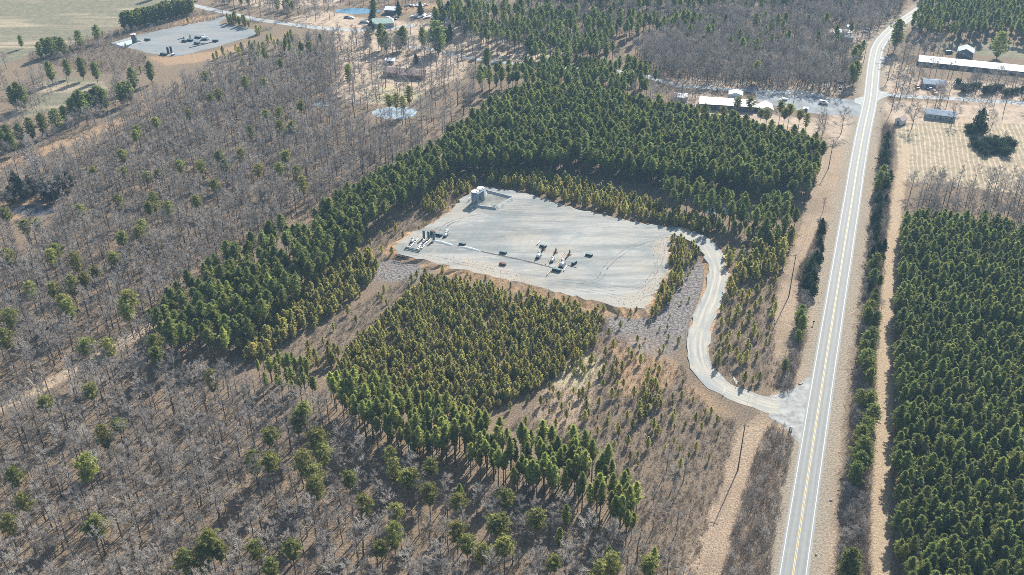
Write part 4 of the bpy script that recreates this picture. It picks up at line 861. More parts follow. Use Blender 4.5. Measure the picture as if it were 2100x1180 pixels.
for i in range(5): register('shortleaf_pine', i, pine(60+i, 15, (.52, .58, .48, .60, .38)[i], (3.0, 2.6, 3.3, 2.8, 3.2)[i], 52, 8, 18, .66, .12, .42, .15, .35), M['pbark'], M['olive_pine'])
for i in range(3): register('shortleaf_pine', 5+i, pine(70+i, 15, (.10, .16, .07)[i], (4.0, 3.6, 4.5)[i], 84, 9, 18, .72, .16, .35, .15, .5, 0), M['pbark'], M['pine'])
for i in range(5): register('plantation_pine', i, pine(80+i, 11, (.28, .33, .25, .36, .3)[i], (2.0, 1.75, 2.25, 1.85, 2.1)[i], 58, 7, 20, .54, .10, .36, .34, .2, 2), M['pbark'], M['pine'])
for i in range(5): register('young_pine', i, pine(100+i, 5, (.08, .12, .05, .15, .1)[i], (1.2, 1.0, 1.4, 1.1, 1.3)[i], 44, 6, 18, .38, .075, .34, .48, .12, 0), M['pbark'], M['young'])
for i in range(3): register('cedar_tree', i, cedar(120+i, 6, (1.9, 2.3, 1.6)[i]), M['pbark'], M['cedar'])
for i in range(3): register('evergreen_shrub', i, pine(130+i, 3.4, .02, (2.6, 2.2, 3.0)[i], 80, 6, 14, .42, .13, .3, .3, .8, 0), M['pbark'], M['cedar'], 'foliage')
BASE_H = {'evergreen_shrub': 3.4, 'bare_tree': 15, 'tall_pine': 15, 'shortleaf_pine': 15, 'plantation_pine': 11, 'young_pine': 5, 'cedar_tree': 6}
def lib_simple(kind, meshes):
    c = LIB.setdefault(kind, bpy.data.collections.new('library '+kind))
    for i, m_ in enumerate(meshes): c.objects.link(bpy.data.objects.new('%s_%02d' % (kind, i), m_))
lib_simple('brush', [brush(200+i, 2.0).mesh('brush', M['brush']) for i in range(5)])
lib_simple('straw', [straw(220+i).mesh('straw', M['straw']) for i in range(4)])
lib_simple('stone', ROCKS)

# ------------------------------------------------------------------ plants: where they stand
def keep_off(P, road=True, margin=0.0):
    ok = np.ones(len(P), bool); m_ = margin
    ok &= line_dist(P, HWY) > 6.5+m_; ok &= line_dist(P, DRV) > 5+m_; ok &= line_dist(P, SIDE_R) > 5+m_; ok &= line_dist(P, SIDE_L) > 4+m_; ok &= line_dist(P, FARR) > 5+m_
    for pl in (PAD, PAD2, LOT): ok &= ~inside(P, pl)
    ok &= line_dist(P, TRACK) > 4.2; ok &= line_dist(P, FIREBREAK) > 3.2
    for (cx, cy, rx, ry) in ((68, 456, 58, 38), (808, 238, 50, 20), (735, 25, 52, 9), (660, 218, 20, 9)): ok &= ~inside(P, gp(ellipse(cx, cy, rx, ry, seed=1)))
    for pl in BLD: ok &= ~inside(P, pl)
    return ok
BLD = [gp(p) for p in ([(1428,195),(1550,198),(1590,205),(1590,240),(1555,238),(1428,234)], [(780,140),(880,142),(880,172),(780,168)], [(1890,225),(1966,228),(1966,256),(1890,250)], [(1828,235),(1856,238),(1856,262),(1828,260)], [(1878,118),(2130,140),(2130,166),(1878,142)], [(1955,100),(2000,102),(2000,124),(1955,122)], [(1888,165),(1985,168),(1985,195),(1888,192)], [(752,40),(812,40),(812,60),(752,62)], [(785,20),(815,20),(815,32),(785,32)], [(895,38),(925,38),(925,52),(895,50)], [(836,28),(900,28),(900,42),(836,42)], [(1692,62),(1752,62),(1752,88),(1692,86)])]
def grid(poly, sp, jit=.42, off=0):
    P = np.array(poly); x0, y0 = P.min(0); x1, y1 = P.max(0); gx, gy = np.meshgrid(np.arange(x0, x1+sp, sp), np.arange(y0, y1+sp*.87, sp*.87)); gx[1::2] += sp/2
    Q = np.stack([gx.ravel(), gy.ravel()], 1); Q = Q+RNG.uniform(-jit*sp, jit*sp, Q.shape); return Q[inside(Q, poly)]
PLANT = {k: [] for k in BASE_H}      # kind -> list of (x, y, z, scale, rot, variant, zone)
SOLO = set()
def zone(kind, px, z, sp, h, label, variants=None, drop=0.0, jit=.42, margin=0.0, sink=0.0):
    Q = grid(gp(px, z), sp, jit); Q = Q[keep_off(Q, margin=margin)]
    if drop: Q = Q[RNG.random(len(Q)) > drop]
    vs = variants or (list(range(5)) if kind in ('tall_pine', 'shortleaf_pine') else list(range(sum(1 for k in PARTS if k[0] == kind))))
    for x, y in Q: PLANT[kind].append((x, y, sink, RNG.uniform(*h)/BASE_H[kind], RNG.uniform(0, 6.28), int(RNG.choice(vs)), label))
def clear_of(kind, others, dist):
    """drop plants of a kind that stand too close to plants of other kinds"""
    O = np.array([p[:2] for k in others for p in PLANT[k]]);
    if len(O) == 0: return
    cell = {}
    for i, (x, y) in enumerate(O): cell.setdefault((int(x//dist), int(y//dist)), []).append(i)
    keep = []
    for p in PLANT[kind]:
        cx_, cy_ = int(p[0]//dist), int(p[1]//dist); near = False
        for i in range(-1, 2):
            for j in range(-1, 2):
                for q in cell.get((cx_+i, cy_+j), ()):
                    if (O[q][0]-p[0])**2+(O[q][1]-p[1])**2 < dist*dist: near = True
        if not near: keep.append(p)
    PLANT[kind] = keep
def hedge(kind, line, step, h, width, label, variants=None):
    L = smooth_line([tuple(G(x, y))[:2] for x, y in line], step); vs = variants or list(range(sum(1 for k in PARTS if k[0] == kind)))
    for p in L:
        if random.random() < .3: continue
        for _ in range(2 if width > 2.5 else 1): PLANT[kind].append((p[0]+random.uniform(-width, width), p[1]+random.uniform(-1.5, 1.5), 0, random.uniform(*h)/BASE_H[kind], random.uniform(0, 6.28), random.choice(vs), label))
def solo(kind, lst, h, frac, label, cat_group=None, variants=None, v=.08):
    vs = variants or (list(range(5)) if kind in ('tall_pine', 'shortleaf_pine') else list(range(sum(1 for k in PARTS if k[0] == kind))))
    SOLO.add(label)
    for it in lst:
        x, y = it[:2]; hh = (it[2] if len(it) > 2 else h)*random.uniform(1-v, 1+v); g_ = G(x, y, hh*frac)
        PLANT[kind].append((g_.x, g_.y, 0, hh/BASE_H[kind], random.uniform(0, 6.28), random.choice(vs), label))

# --- scattered pines over the hardwoods (centres of their crowns in the photo)
SL = [(242,412),(402,412),(315,410),(307,432),(346,429),(166,437),(51,466),(78,463),(291,464),(251,492),(286,481),(114,513),(234,532),(154,536),(61,590),(112,603),(146,583),(173,573),(139,627),(20,654),(15,527),(176,712),(222,712),(319,708),(322,735),(10,698),(130,620),(196,560),(10,440),(105,525)]
solo('shortleaf_pine', SL, 15, .78, 'rounded olive pine scattered among bare hardwoods in the left woods below the small dark pond')
solo('shortleaf_pine', [(264,618,19),(260,635,17)], 18, .75, 'big round dark green pine standing clear just left of the near pine strip')
SL2 = [(186,807),(244,875),(212,892),(197,1075,16),(190,1085,15),(47,1031),(15,1071),(432,773),(95,830),(30,980)]
solo('shortleaf_pine', SL2, 14, .78, 'rounded olive pine among bare hardwoods in the lower left woods')
solo('shortleaf_pine', [(180,966,19)], 18, .78, 'flat crowned lone pine with long bare trunk in the lower left woods', variants=[1])
solo('shortleaf_pine', [(624,851,16),(554,897),(519,943),(556,956),(624,950,17),(651,905,17),(661,932),(647,997,17),(644,970),(610,865)], 15, .78, 'yellow green pine in the clump among bare trees left of the tall pine belt')
solo('shortleaf_pine', [(380,1150,16),(430,1119,17),(415,1140,16),(524,1132),(598,1126),(556,1170),(450,1135)], 14, .78, 'rounded green pine near the bottom edge left of centre')
solo('shortleaf_pine', [(800,932),(808,960),(846,977),(883,956),(747,1038),(880,1014),(812,1051),(808,1095),(781,1129),(717,987),(835,985)], 14, .78, 'rounded olive pine below the tall pine belt, left of the bottom centre')
solo('shortleaf_pine', [(1029,1071,16),(1100,1075,16),(941,1034),(958,1119),(988,1132,15),(1034,1122,15),(937,1092),(1137,1156),(1256,1156),(1229,1173),(1330,1163),(1036,1021),(1015,1080)], 14, .78, 'rounded green pine near the bottom centre among bare trees')
solo('shortleaf_pine', [(386,234),(319,251),(281,268),(278,281),(447,193),(430,203),(502,170),(542,170),(573,234),(573,258),(513,268),(600,264),(617,217),(546,237),(449,319),(495,320),(410,339),(461,342),(529,349),(573,349),(586,325),(302,364),(325,359),(369,339),(190,352),(251,322),(441,383),(634,98),(575,132),(420,156),(254,356),(620,373),(610,360)], 14, .78, 'small looking rounded pine scattered in the upper left bare woods')
solo('shortleaf_pine', [(197,66),(161,78),(80,100),(90,95),(102,92),(114,89),(126,92),(42,85,9)], 12, .6, 'dark rounded tree at the edge of the olive field in the top left', variants=[5, 6, 7])
solo('shortleaf_pine', [(102,146),(136,137),(166,139),(195,145)], 13, .6, 'round dark tree in the row casting shadows on the small olive meadow', variants=[5, 6])
solo('shortleaf_pine', [(271,158),(307,146)], 13, .6, 'dark green tree below the far gravel pad', variants=[5, 6])
solo('shortleaf_pine', [(253+i*6.4, 42-i*1.65) for i in range(22)], 13, .6, 'dark pine in the straight windbreak row between the olive field and the far pad', v=.04, variants=[5, 6, 7])
solo('shortleaf_pine', [(253+i*6.4+3, 44-i*1.65) for i in range(22)], 12, .6, 'dark pine in the straight windbreak row between the olive field and the far pad', v=.04, variants=[5, 6, 7])
solo('shortleaf_pine', [(61,262),(85,252),(112,242),(130,232),(146,220,15),(156,214,15),(166,211,15),(178,206,14),(190,203),(200,198),(212,200),(247,190),(256,188),(264,186),(34,190,16),(26,196,15),(44,198,14),(14,278,14),(4,290,15),(22,290,13),(38,270,13)], 13, .62, 'dark evergreen in the tree line below the small olive meadow on the left', variants=[5, 6, 7])
solo('cedar_tree', [(30,372),(60,380),(90,388),(120,378),(75,372),(45,390),(140,372),(105,395),(20,400)], 10, .5, 'dark cedar in the shaded clump above the small dark pond on the left')
solo('shortleaf_pine', [(812,203),(798,210),(839,193),(826,208),(714,142),(714,155)], 14, .75, 'pine beside the pale pond near the brown roofed house')
solo('shortleaf_pine', [(781,68,16),(817,75,15),(827,71,15),(895,63,22),(898,72,20),(998,112,14),(1090,85,17),(765,9,15),(867,71,14),(790,80)], 15, .7, 'tall conifer in the farm yards near the top centre', variants=[5, 6, 7])
solo('cedar_tree', [(817,20,11),(862,19,10),(763,36,9),(761,56,10),(753,76,11),(915,75,10),(923,69,11),(955,55,13),(853,122,7),(920,20,11),(935,25,12),(905,18,12),(950,30,12)], 10, .5, 'dark cone shaped cedar around the farm yards near the top centre')
solo('shortleaf_pine', [(1513,213,15),(1539,219,14),(1484,229,11),(1574,236,12),(1601,226,15),(1620,230,15),(1641,239,14),(1561,236,12),(1655,245,12),(1434,226,9),(1610,236,14)], 14, .72, 'pine in front of the long white roofed hall')
solo('shortleaf_pine', [(1841,68,20)], 20, .6, 'large spreading evergreen standing alone right of the highway bend', variants=[5, 6])
solo('shortleaf_pine', [(1758,108),(1752,118),(1755,145,16),(1746,152),(1552,145),(1770,95,10)], 14, .6, 'pine at the wood edge left of the highway above the crossroads', variants=[5, 6])
solo('shortleaf_pine', [(2052,88,17)], 17, .6, 'round lone tree on the meadow above the very long barn', variants=[7])
# hedgerow right of the highway
solo('shortleaf_pine', [(1745,1150,11),(1750,1172,10),(1738,1165,9)], 11, .55, 'broad green pine lowest in the hedgerow right of the highway', variants=[5, 6, 7])
solo('shortleaf_pine', [(1768,930,12),(1762,955,12),(1755,975,11),(1775,945,10)], 12, .55, 'pine in the large green clump halfway down the hedgerow right of the highway', variants=[5, 6, 7])
solo('shortleaf_pine', [(1775,878,9),(1770,890,8),(1783,825,8),(1785,775,9),(1778,735,10),(1786,715,9),(1780,755,9),(1776,700,8),(1788,690,9),(1792,620,9),(1785,635,10),(1780,650,9),(1795,605,8)], 9, .55, 'small rounded pine in the hedgerow strip right of the highway', variants=[5, 6, 7])
solo('shortleaf_pine', [(1810,358,11),(1805,372,11),(1815,370,10),(1800,384,9)], 11, .55, 'pine in the dark clump of the hedgerow beside the lower hayfield', variants=[5, 6, 7])
solo('cedar_tree', [(1797,470,7),(1800,455,7),(1803,430,7),(1795,490,6),(1790,520,8),(1795,535,7),(1800,510,6),(1790,555,6),(1806,415,6),(1788,570,7),(1815,310,8),(1818,295,7),(1812,325,8),(1816,338,7),(1820,280,6),(1785,590,6)], 7, .5, 'dark cedar in the hedgerow strip right of the highway')
# hedgerow left of the highway
solo('cedar_tree', [(1686,460,6),(1684,474,6),(1682,498,6),(1674,528,7),(1682,532,6),(1662,548,8),(1658,560,8),(1666,570,8),(1655,578,8),(1662,588,7),(1668,596,6)], 7, .5, 'dark green cedar in the thin hedge between the cleared strip and the highway')
solo('shortleaf_pine', [(1643,643,9),(1640,655,9),(1646,668,9),(1638,690,7),(1610,752,6)], 8, .55, 'small bright pine in the hedge left of the highway above the driveway', variants=[5, 6])
# shrub masses at the hayfield
solo('cedar_tree', [(2005,248,8),(2012,256,8),(2002,262,7),(1990,262,5),(1996,268,5),(2015,240,9),(2018,265,7)], 7, .5, 'dark evergreen shrub beside the bare tree at the hayfield', variants=[1])
solo('evergreen_shrub', [(1996+i*9.0, 288+((i*7) % 5)*3, 3.6) for i in range(10)]+[(2002+i*9.0, 298+((i*5) % 4)*3, 3.2) for i in range(9)]+[(2012+i*9.0, 309+((i*3) % 4)*2, 3.0) for i in range(7)], 3.4, .5, 'olive shrub in the oval thicket island in the hayfield', v=.25)
solo('evergreen_shrub', [(1985,262,3),(1993,267,3),(1988,270,2.6),(2000,274,3)], 3, .5, 'dark low shrub beside the big evergreen at the hayfield')
solo('bare_tree', [(2030,285,8),(2045,292,7),(2060,282,8)], 8, .5, 'thin bare tree rising from the oval thicket island in the hayfield', variants=[1, 4])
solo('evergreen_shrub', [(1965+i*11, 171+((i*7) % 4)*3.5+i*1.1, 3.6) for i in range(14)], 4, .5, 'dark evergreen undergrowth bush below the very long barn', v=.3)
hedge('cedar_tree', [(1688,465),(1683,500),(1676,535),(1664,570),(1657,600)], 6.0, (3.5, 6), 1.6, 'dark green cedar in the thin hedge between the cleared strip and the highway')
hedge('cedar_tree', [(1822,300),(1814,350),(1806,420),(1800,480),(1795,540)], 7.0, (4, 7.5), 3, 'dark cedar in the hedgerow strip right of the highway')
hedge('shortleaf_pine', [(1795,560),(1792,620),(1788,680),(1784,740),(1778,800),(1770,880),(1762,960)], 9, (5.5, 10), 3, 'small rounded pine in the hedgerow strip right of the highway', [5, 6, 7])
hedge('bare_tree', [(1822,300),(1808,400),(1796,500),(1790,600),(1782,720),(1768,860),(1756,1000),(1742,1180)], 3.2, (3.5, 6.5), 4, 'low bare tree mixed into the hedgerow right of the highway', [6, 7, 8])
hedge('bare_tree', [(1690,460),(1672,540),(1652,620),(1630,700),(1612,790)], 3.5, (3.5, 6), 2.5, 'low bare tree in the hedge left of the highway', [6, 7, 8])
hedge('shortleaf_pine', [(300,-8),(345,4),(410,2),(470,8),(540,20),(600,25)], 14, (6, 12), 5, 'dark evergreen behind the far lane at the top left', [5, 6, 7])
zone('tall_pine', [(640,432),(700,412),(765,430),(745,470),(705,512),(660,480)], 11, 4.2, (12, 15.5), 'tall green pine in the dense strip left of the gravel pad')
# --- stands
zone('tall_pine', [(305,640),(340,600),(420,545),(500,490),(560,462),(640,452),(700,472),(700,500),(660,540),(600,590),(540,640),(480,690),(410,705),(340,690)], 12, 4.6, (13, 16.5), 'tall green pine in the dense strip left of the gravel pad', drop=.05, variants=[0, 1, 2, 3, 4, 6])
zone('tall_pine', [(655,415),(720,385),(790,345),(860,300),(905,285),(935,300),(930,330),(880,365),(820,400),(760,440),(720,462),(670,450)], 12, 4.4, (13, 16), 'tall green pine in the narrow strip leading up to the plantation behind the pad')
zone('tall_pine', [(905,285),(960,235),(1010,208),(1060,185),(1130,170),(1210,182),(1290,195),(1380,215),(1500,243),(1600,265),(1680,285),(1690,310),(1660,375),(1560,372),(1450,355),(1340,345),(1220,325),(1100,318),(1000,322),(930,325)], 12, 3.7, (12, 17), 'tall green pine in the plantation behind the pad', drop=.06)
zone('tall_pine', [(1355,368),(1400,362),(1460,385),(1530,390),(1610,398),(1640,420),(1630,455),(1590,475),(1540,450),(1470,425),(1390,410)], 11, 5.4, (12, 15.5), 'tall pine with bare trunk in the grove between pad and cleared strip', drop=.1)
zone('tall_pine', [(1450,430),(1530,450),(1590,475),(1560,500),(1490,490),(1440,470)], 5, 5, (7, 11), 'dark pine in the shade below the grove between pad and cleared strip')
zone('tall_pine', [(668,775),(720,775),(790,795),(860,825),(970,845),(990,870),(940,910),(860,915),(790,880),(720,850),(680,820)], 10, 3.0, (11, 17.5), 'slender bright green pine at the upper left of the tall pine belt', drop=.05, variants=[5, 6, 7, 8])
zone('tall_pine', [(960,850),(1000,862),(1080,885),(1160,900),(1240,935),(1300,985),(1320,1050),(1280,1075),(1235,1040),(1190,1000),(1100,990),(1010,960),(950,920)], 10, 3.1, (11, 17.5), 'slender bright green pine in the lower right of the tall pine belt', drop=.14, jit=.5, variants=[5, 6, 7, 8])
zone('tall_pine', [(1240,1050),(1290,1060),(1330,1100),(1370,1110),(1360,1170),(1270,1150),(1100,1080),(900,1010),(930,960),(1080,1010)], 10, 11, (11, 14), 'slender pine at the lower end of the tall pine belt', variants=[5, 6, 7, 8])
zone('tall_pine', [(520,722),(600,726),(645,742),(645,785),(580,802),(525,772)], 8, 3.9, (9, 12), 'bright green pine below the young pine strip on the left', variants=[5, 6, 7, 8])
zone('tall_pine', [(1075,85),(1150,78),(1240,75),(1260,98),(1230,112),(1140,108),(1080,108)], 12, 6, (14, 17), 'tall dark pine in the row crossing the tan field near the top')
zone('tall_pine', [(970,140),(1060,128),(1150,115),(1240,118),(1330,125),(1350,150),(1335,172),(1250,178),(1120,160),(1060,158),(980,160)], 12, 5.2, (13, 16), 'tall pine in the belt above the plantation', drop=.15)
zone('tall_pine', [(890,5),(960,-10),(1100,5),(1250,22),(1420,28),(1430,50),(1260,60),(1240,80),(1120,75),(1040,85),(960,62),(950,45),(890,35)], 12, 6, (12, 17), 'dark pine in the far woods at the top centre', drop=.3)
zone('tall_pine', [(1080,-60),(1500,-60),(1760,-60),(1760,0),(1500,12),(1300,10),(1080,2)], 12, 8, (13, 17), 'distant pine at the top edge', drop=.35)
zone('tall_pine', [(1420,30),(1760,30),(1730,95),(1640,70),(1550,100),(1400,60),(1330,80)], 12, 13, (13, 16), 'scattered pine in the blue grey woods left of the highway bend', drop=.3)
zone('tall_pine', [(1890,-60),(2250,-60),(2250,50),(2090,62),(2000,56),(1930,60),(1870,45),(1880,20)], 11, 6, (12, 16), 'dark pine in the solid woods at the top right', drop=.05)
zone('tall_pine', [(520,85),(600,68),(660,75),(640,110),(560,125),(480,125)], 9, 8, (9, 13), 'pine at the wood edge right of the far pad', drop=.3)
PP = [(1850,445),(1880,432),(1960,440),(2050,455),(2200,480),(2400,800),(2400,1450),(1840,1450),(1842,1180),(1838,1000),(1832,850),(1835,700),(1842,560)]
zone('plantation_pine', PP, 8, 3.5, (8.5, 12.8), 'dark green pine in the dense plantation right of the highway', jit=.40, drop=.03)
zone('young_pine', [(872,560),(930,570),(1010,588),(1080,600),(1150,622),(1235,650),(1232,685),(1200,720),(1160,755),(1080,800),(1000,835),(950,845),(880,825),(790,800),(690,775),(690,740),(740,690),(790,640),(830,600)], 3, 2.2, (2.8, 5.6), 'bushy olive young pine in the thick stand below the pad', jit=.5, drop=.12)
zone('young_pine', [(845,552),(1250,640),(1250,700),(1180,775),(1090,815),(960,860),(850,840),(680,785),(670,735),(735,675),(800,600)], 3, 3.2, (2.5, 5.5), 'small pine straggling at the ragged edge of the thick young stand', jit=.5, drop=.72)
zone('young_pine', [(1240,645),(1370,600),(1400,520),(1450,550),(1400,700),(1370,740),(1290,715)], 2, 6.5, (1.8, 3.6), 'tiny pine growing through the riprap between pad and driveway', drop=.3)
zone('young_pine', [(484,705),(540,645),(620,588),(700,525),(758,515),(775,545),(740,590),(690,630),(630,668),(560,708),(510,738)], 3, 2.7, (4.5, 7.2), 'bright young pine in the strip along the dark edge of the tall pines', drop=.08)
zone('young_pine', [(870,395),(930,350),(978,362),(968,388),(930,402),(890,430),(862,425)], 3, 3.5, (4.5, 6.5), 'bright young pine left of the two big tanks', drop=.15)
zone('young_pine', [(985,350),(1090,352),(1200,372),(1330,412),(1400,435),(1480,462),(1440,470),(1390,458),(1280,436),(1190,416),(1110,390),(1060,380),(1000,372)], 3, 3.2, (4.5, 7), 'young pine in the shaded band behind the pad', drop=.06)
zone('young_pine', [(1490,515),(1560,490),(1630,470),(1625,520),(1580,560),(1520,575),(1488,600)], 4, 4, (5.5, 9), 'young pine left of the cleared strip beside the driveway curve', drop=.12)
zone('young_pine', [(1480,600),(1590,550),(1590,650),(1585,780),(1540,785),(1460,740)], 2, 4.6, (3, 5.8), 'small pine in the brown scrub inside the driveway curve', drop=.25)
zone('young_pine', [(1378,482),(1415,484),(1438,510),(1402,560),(1375,610),(1350,640),(1325,655),(1352,600),(1368,560),(1376,520)], 2.5, 2.9, (3.8, 5.6), 'young pine along the right rim of the pad', drop=.05)
zone('young_pine', [(1150,780),(1240,690),(1300,715),(1400,760),(1420,800),(1480,860),(1500,880),(1440,960),(1330,960),(1200,900),(1060,870)], 2, 4.6, (2.2, 5.0), 'small pine scattered in the brown scrub right of the young stand', drop=.3)
zone('young_pine', [(1310,790),(1345,770),(1360,820),(1330,860),(1300,850)], 2, 3, (3, 5), 'small pine scattered in the brown scrub right of the young stand', drop=.1)
zone('young_pine', [(960,372),(975,385),(830,498),(800,520),(740,560),(700,570),(720,520),(860,410)], 2, 6.5, (2.5, 4.5), 'small pine on the rough slope left of the pad', drop=.25)
zone('young_pine', [(700,590),(760,560),(800,600),(740,660),(660,700),(600,700)], 2, 6.5, (2.5, 5), 'small pine on the brown slope left of the young stand', drop=.35)
zone('young_pine', [(860,535),(1010,570),(1190,615),(1340,632),(1320,650),(1190,630),(1010,585),(870,552)], 2, 4.5, (2.2, 3.6), 'little pine on the orange bank at the lower rim of the pad', drop=.35)
zone('young_pine', [(452,38),(485,36),(545,62),(530,68),(495,60),(455,48)], 3, 4, (5, 8), 'young pine between the far pad and its lane', drop=.05)
zone('young_pine', [(540,78),(600,72),(560,100),(480,118),(380,128),(340,128),(430,112),(500,92)], 3, 6.5, (4, 8), 'young pine along the lower rim of the far pad', drop=.35)
zone('young_pine', [(60,110),(240,62),(300,112),(300,150),(180,130),(60,125)], 2, 15, (2.5, 5), 'lone small pine on the brown slope left of the far pad', drop=.3)
zone('young_pine', [(300,62),(430,32),(420,40),(330,62)], 2, 8, (3, 6), 'small pine above the far pad', drop=.3)
zone('young_pine', [(620,715),(690,700),(680,740),(610,760)], 3, 3.6, (5, 7), 'bright young pine left of the thick young stand', drop=.2)
# bare hardwoods
HW1 = [(-250,1350),(-250,335),(0,345),(60,330),(130,300),(200,268),(250,232),(330,185),(400,148),(470,115),(540,95),(600,75),(690,62),(690,130),(665,215),(740,245),(900,275),(840,315),(700,385),(640,410),(560,455),(470,505),(380,565),(300,625),(312,700),(400,735),(560,780),(650,790),(700,860),(820,930),(960,980),(1110,1010),(1200,1060),(1290,1110),(1400,1130),(1440,1350)]
zone('bare_tree', [(x, y) for x, y in HW1 if True], 9, 5.3, (8, 17.5), 'leafless grey hardwood in the woods at lower left', variants=[0, 1, 2, 3, 4, 5], drop=.06)
zone('bare_tree', [(690,62),(950,80),(1010,110),(975,190),(900,270),(740,245),(665,215),(690,130)], 8, 9, (12, 17), 'leafless tree in the open grassy woods around the brown roofed house', drop=.2)
zone('bare_tree', [(1290,75),(1400,55),(1500,58),(1640,62),(1740,85),(1768,110),(1745,165),(1620,160),(1500,155),(1390,150),(1340,125)], 9, 5.2, (12, 16), 'leafless tree in the blue grey woods left of the highway bend', drop=.05)
zone('bare_tree', [(1080,-60),(1860,-60),(1860,0),(1800,40),(1740,75),(1640,60),(1500,55),(1420,50),(1420,20),(1260,15),(1100,0)], 9, 5.6, (11, 16), 'distant leafless tree at the top', drop=.05)
zone('bare_tree', [(480,-60),(900,-60),(890,0),(800,8),(700,0),(700,22),(640,28),(560,38),(420,6)], 8, 9, (10, 15), 'distant leafless tree beyond the far lane', drop=.15)
zone('bare_tree', [(960,-10),(1100,5),(1250,22),(1420,28),(1430,50),(1260,60),(1240,80),(1120,75),(1040,85),(960,62)], 9, 6.5, (11, 15), 'leafless tree mixed with the far pines at the top centre', drop=.2)
zone('bare_tree', [(900,40),(1250,70),(1290,110),(1240,120),(1060,95),(1000,85),(950,90),(920,70)], 9, 8, (11, 15), 'leafless tree near the tan field at the top centre', drop=.3)
zone('bare_tree', [(1240,175),(1340,150),(1420,175),(1440,215),(1400,225),(1290,200)], 8, 8, (10, 14), 'leafless tree in the gap left of the long white roofed hall', drop=.15)
zone('bare_tree', [(1860,365),(1900,345),(2000,350),(2250,345),(2250,470),(2050,450),(1960,430),(1870,420)], 8, 6.2, (9, 14), 'leafless tree in the belt between hayfield and right plantation', drop=.12)
zone('bare_tree', [(1820,95),(1900,75),(1950,100),(1880,130),(1870,165),(1960,160),(1950,190),(1890,200),(1830,180)], 8, 9.5, (11, 16), 'leafless tree around the houses right of the crossroads', drop=.25)
zone('bare_tree', [(1885,128),(2130,152),(2130,178),(1885,158)], 7, 7, (9, 13), 'leafless tree in front of the very long barn', drop=.2)
zone('bare_tree', [(1960,140),(2250,170),(2250,205),(2050,192),(1960,175)], 8, 8, (9, 14), 'leafless tree in front of the very long barn', drop=.25)
zone('bare_tree', [(1870,60),(1990,90),(2050,100),(1960,108),(1880,100)], 7, 9, (9, 13), 'leafless tree at the edge of the meadow top right', drop=.3)
zone('bare_tree', [(1290,1000),(1400,880),(1480,900),(1440,1010),(1400,1130),(1330,1120)], 5, 7.5, (6, 11), 'thin leafless tree in the scrub left of the cleared strip', drop=.3)
zone('bare_tree', [(0,60),(0,100),(60,250),(20,260),(-80,250),(-80,130)], 7, 9, (9, 14), 'leafless tree at the left edge near the olive field', drop=.3)
zone('bare_tree', [(60,95),(230,62),(330,38),(300,60),(225,84),(120,120)], 4, 7, (4, 7), 'low bare tree on the brushy slope left of the far pad', variants=[6, 7, 8], drop=.2)
zone('bare_tree', [(-60,270),(60,255),(200,200),(330,165),(330,190),(200,240),(60,300),(-60,330)], 6, 7, (8, 13), 'leafless tree in the tree line below the small olive meadow', drop=.15)
zone('bare_tree', [(40,140),(110,120),(140,160),(90,190),(60,215),(0,215)], 6, 8, (8, 12), 'leafless tree left of the small olive meadow', drop=.2)
zone('bare_tree', [(215,150),(260,155),(240,205),(180,220),(225,190)], 6, 8, (9, 12), 'leafless tree right of the small olive meadow', drop=.2)
solo('bare_tree', [(1876,236,15),(1958,232,14),(1925,190,16),(1935,188,14),(1852,175,14),(2020,222,15),(1730,245,17),(2036,248,11),(1870,160,14),(1905,200,12)], 14, .5, 'wide spreading bare tree standing in the open near the crossroads', variants=[6, 7, 8])
solo('bare_tree', [(1431,158),(1441,156),(1450,158),(1473,172),(1500,158),(1515,160),(1533,158),(1543,160),(1556,165),(1570,160),(1586,164),(1596,166),(1629,198),(1606,196),(1646,160),(1670,168),(1683,172),(1700,168),(1705,160),(1660,158)], 12, .5, 'bare tree in the line along the lane above the grey lot', variants=[0, 1, 3, 4])
solo('bare_tree', [(1690,230,12),(1683,248,12),(1693,250,12),(1678,262,11),(1688,268,11)], 12, .5, 'thin bare tree at the top of the cleared strip by the lot', variants=[1, 4])
solo('bare_tree', [(1735,98,13),(841,50,13),(862,54,12),(800,78,15),(880,95,14),(940,80,15),(968,85,15),(1020,95,14)], 14, .5, 'bare broad crowned shade tree in the yards near the top', variants=[6, 7, 8])
solo('bare_tree', [(1245,225,12),(1255,235,11),(1690,420,9),(1606,880,6),(1592,900,6)], 11, .5, 'bare tree standing between the pines', variants=[1, 4])
zone('bare_tree', [(1735,1010),(1775,1010),(1780,1095),(1735,1110)], 3, 3.6, (4.5, 6.5), 'dark low bare tree in the gap of the hedgerow right of the highway', variants=[6, 7])
zone('bare_tree', [(1752,795),(1780,800),(1770,860),(1745,880)], 2.5, 3.8, (3.5, 5.5), 'dark low bare tree in the gap of the hedgerow right of the highway', variants=[6, 7])
zone('bare_tree', [(1642,595),(1668,600),(1655,650),(1632,645)], 2.5, 4, (4, 6), 'low bare tree in the hedge left of the highway', variants=[6, 7])
zone('bare_tree', [(1612,700),(1632,700),(1625,800),(1598,805)], 2.5, 3.8, (4, 6), 'low bare tree in the hedge left of the highway', variants=[6, 7])
zone('bare_tree', [(1580,850),(1612,900),(1600,960),(1570,1180),(1480,1230),(1500,1120),(1540,980)], 2.5, 4.2, (3.5, 5.5), 'low bare thicket tree between the lower cleared strip and the highway', variants=[6, 7, 8], drop=.1)
clear_of('bare_tree', ['tall_pine', 'plantation_pine'], 3.6); clear_of('bare_tree', ['shortleaf_pine'], 3.2); clear_of('bare_tree', ['young_pine'], 1.6); clear_of('tall_pine', ['shortleaf_pine'], 2.5)

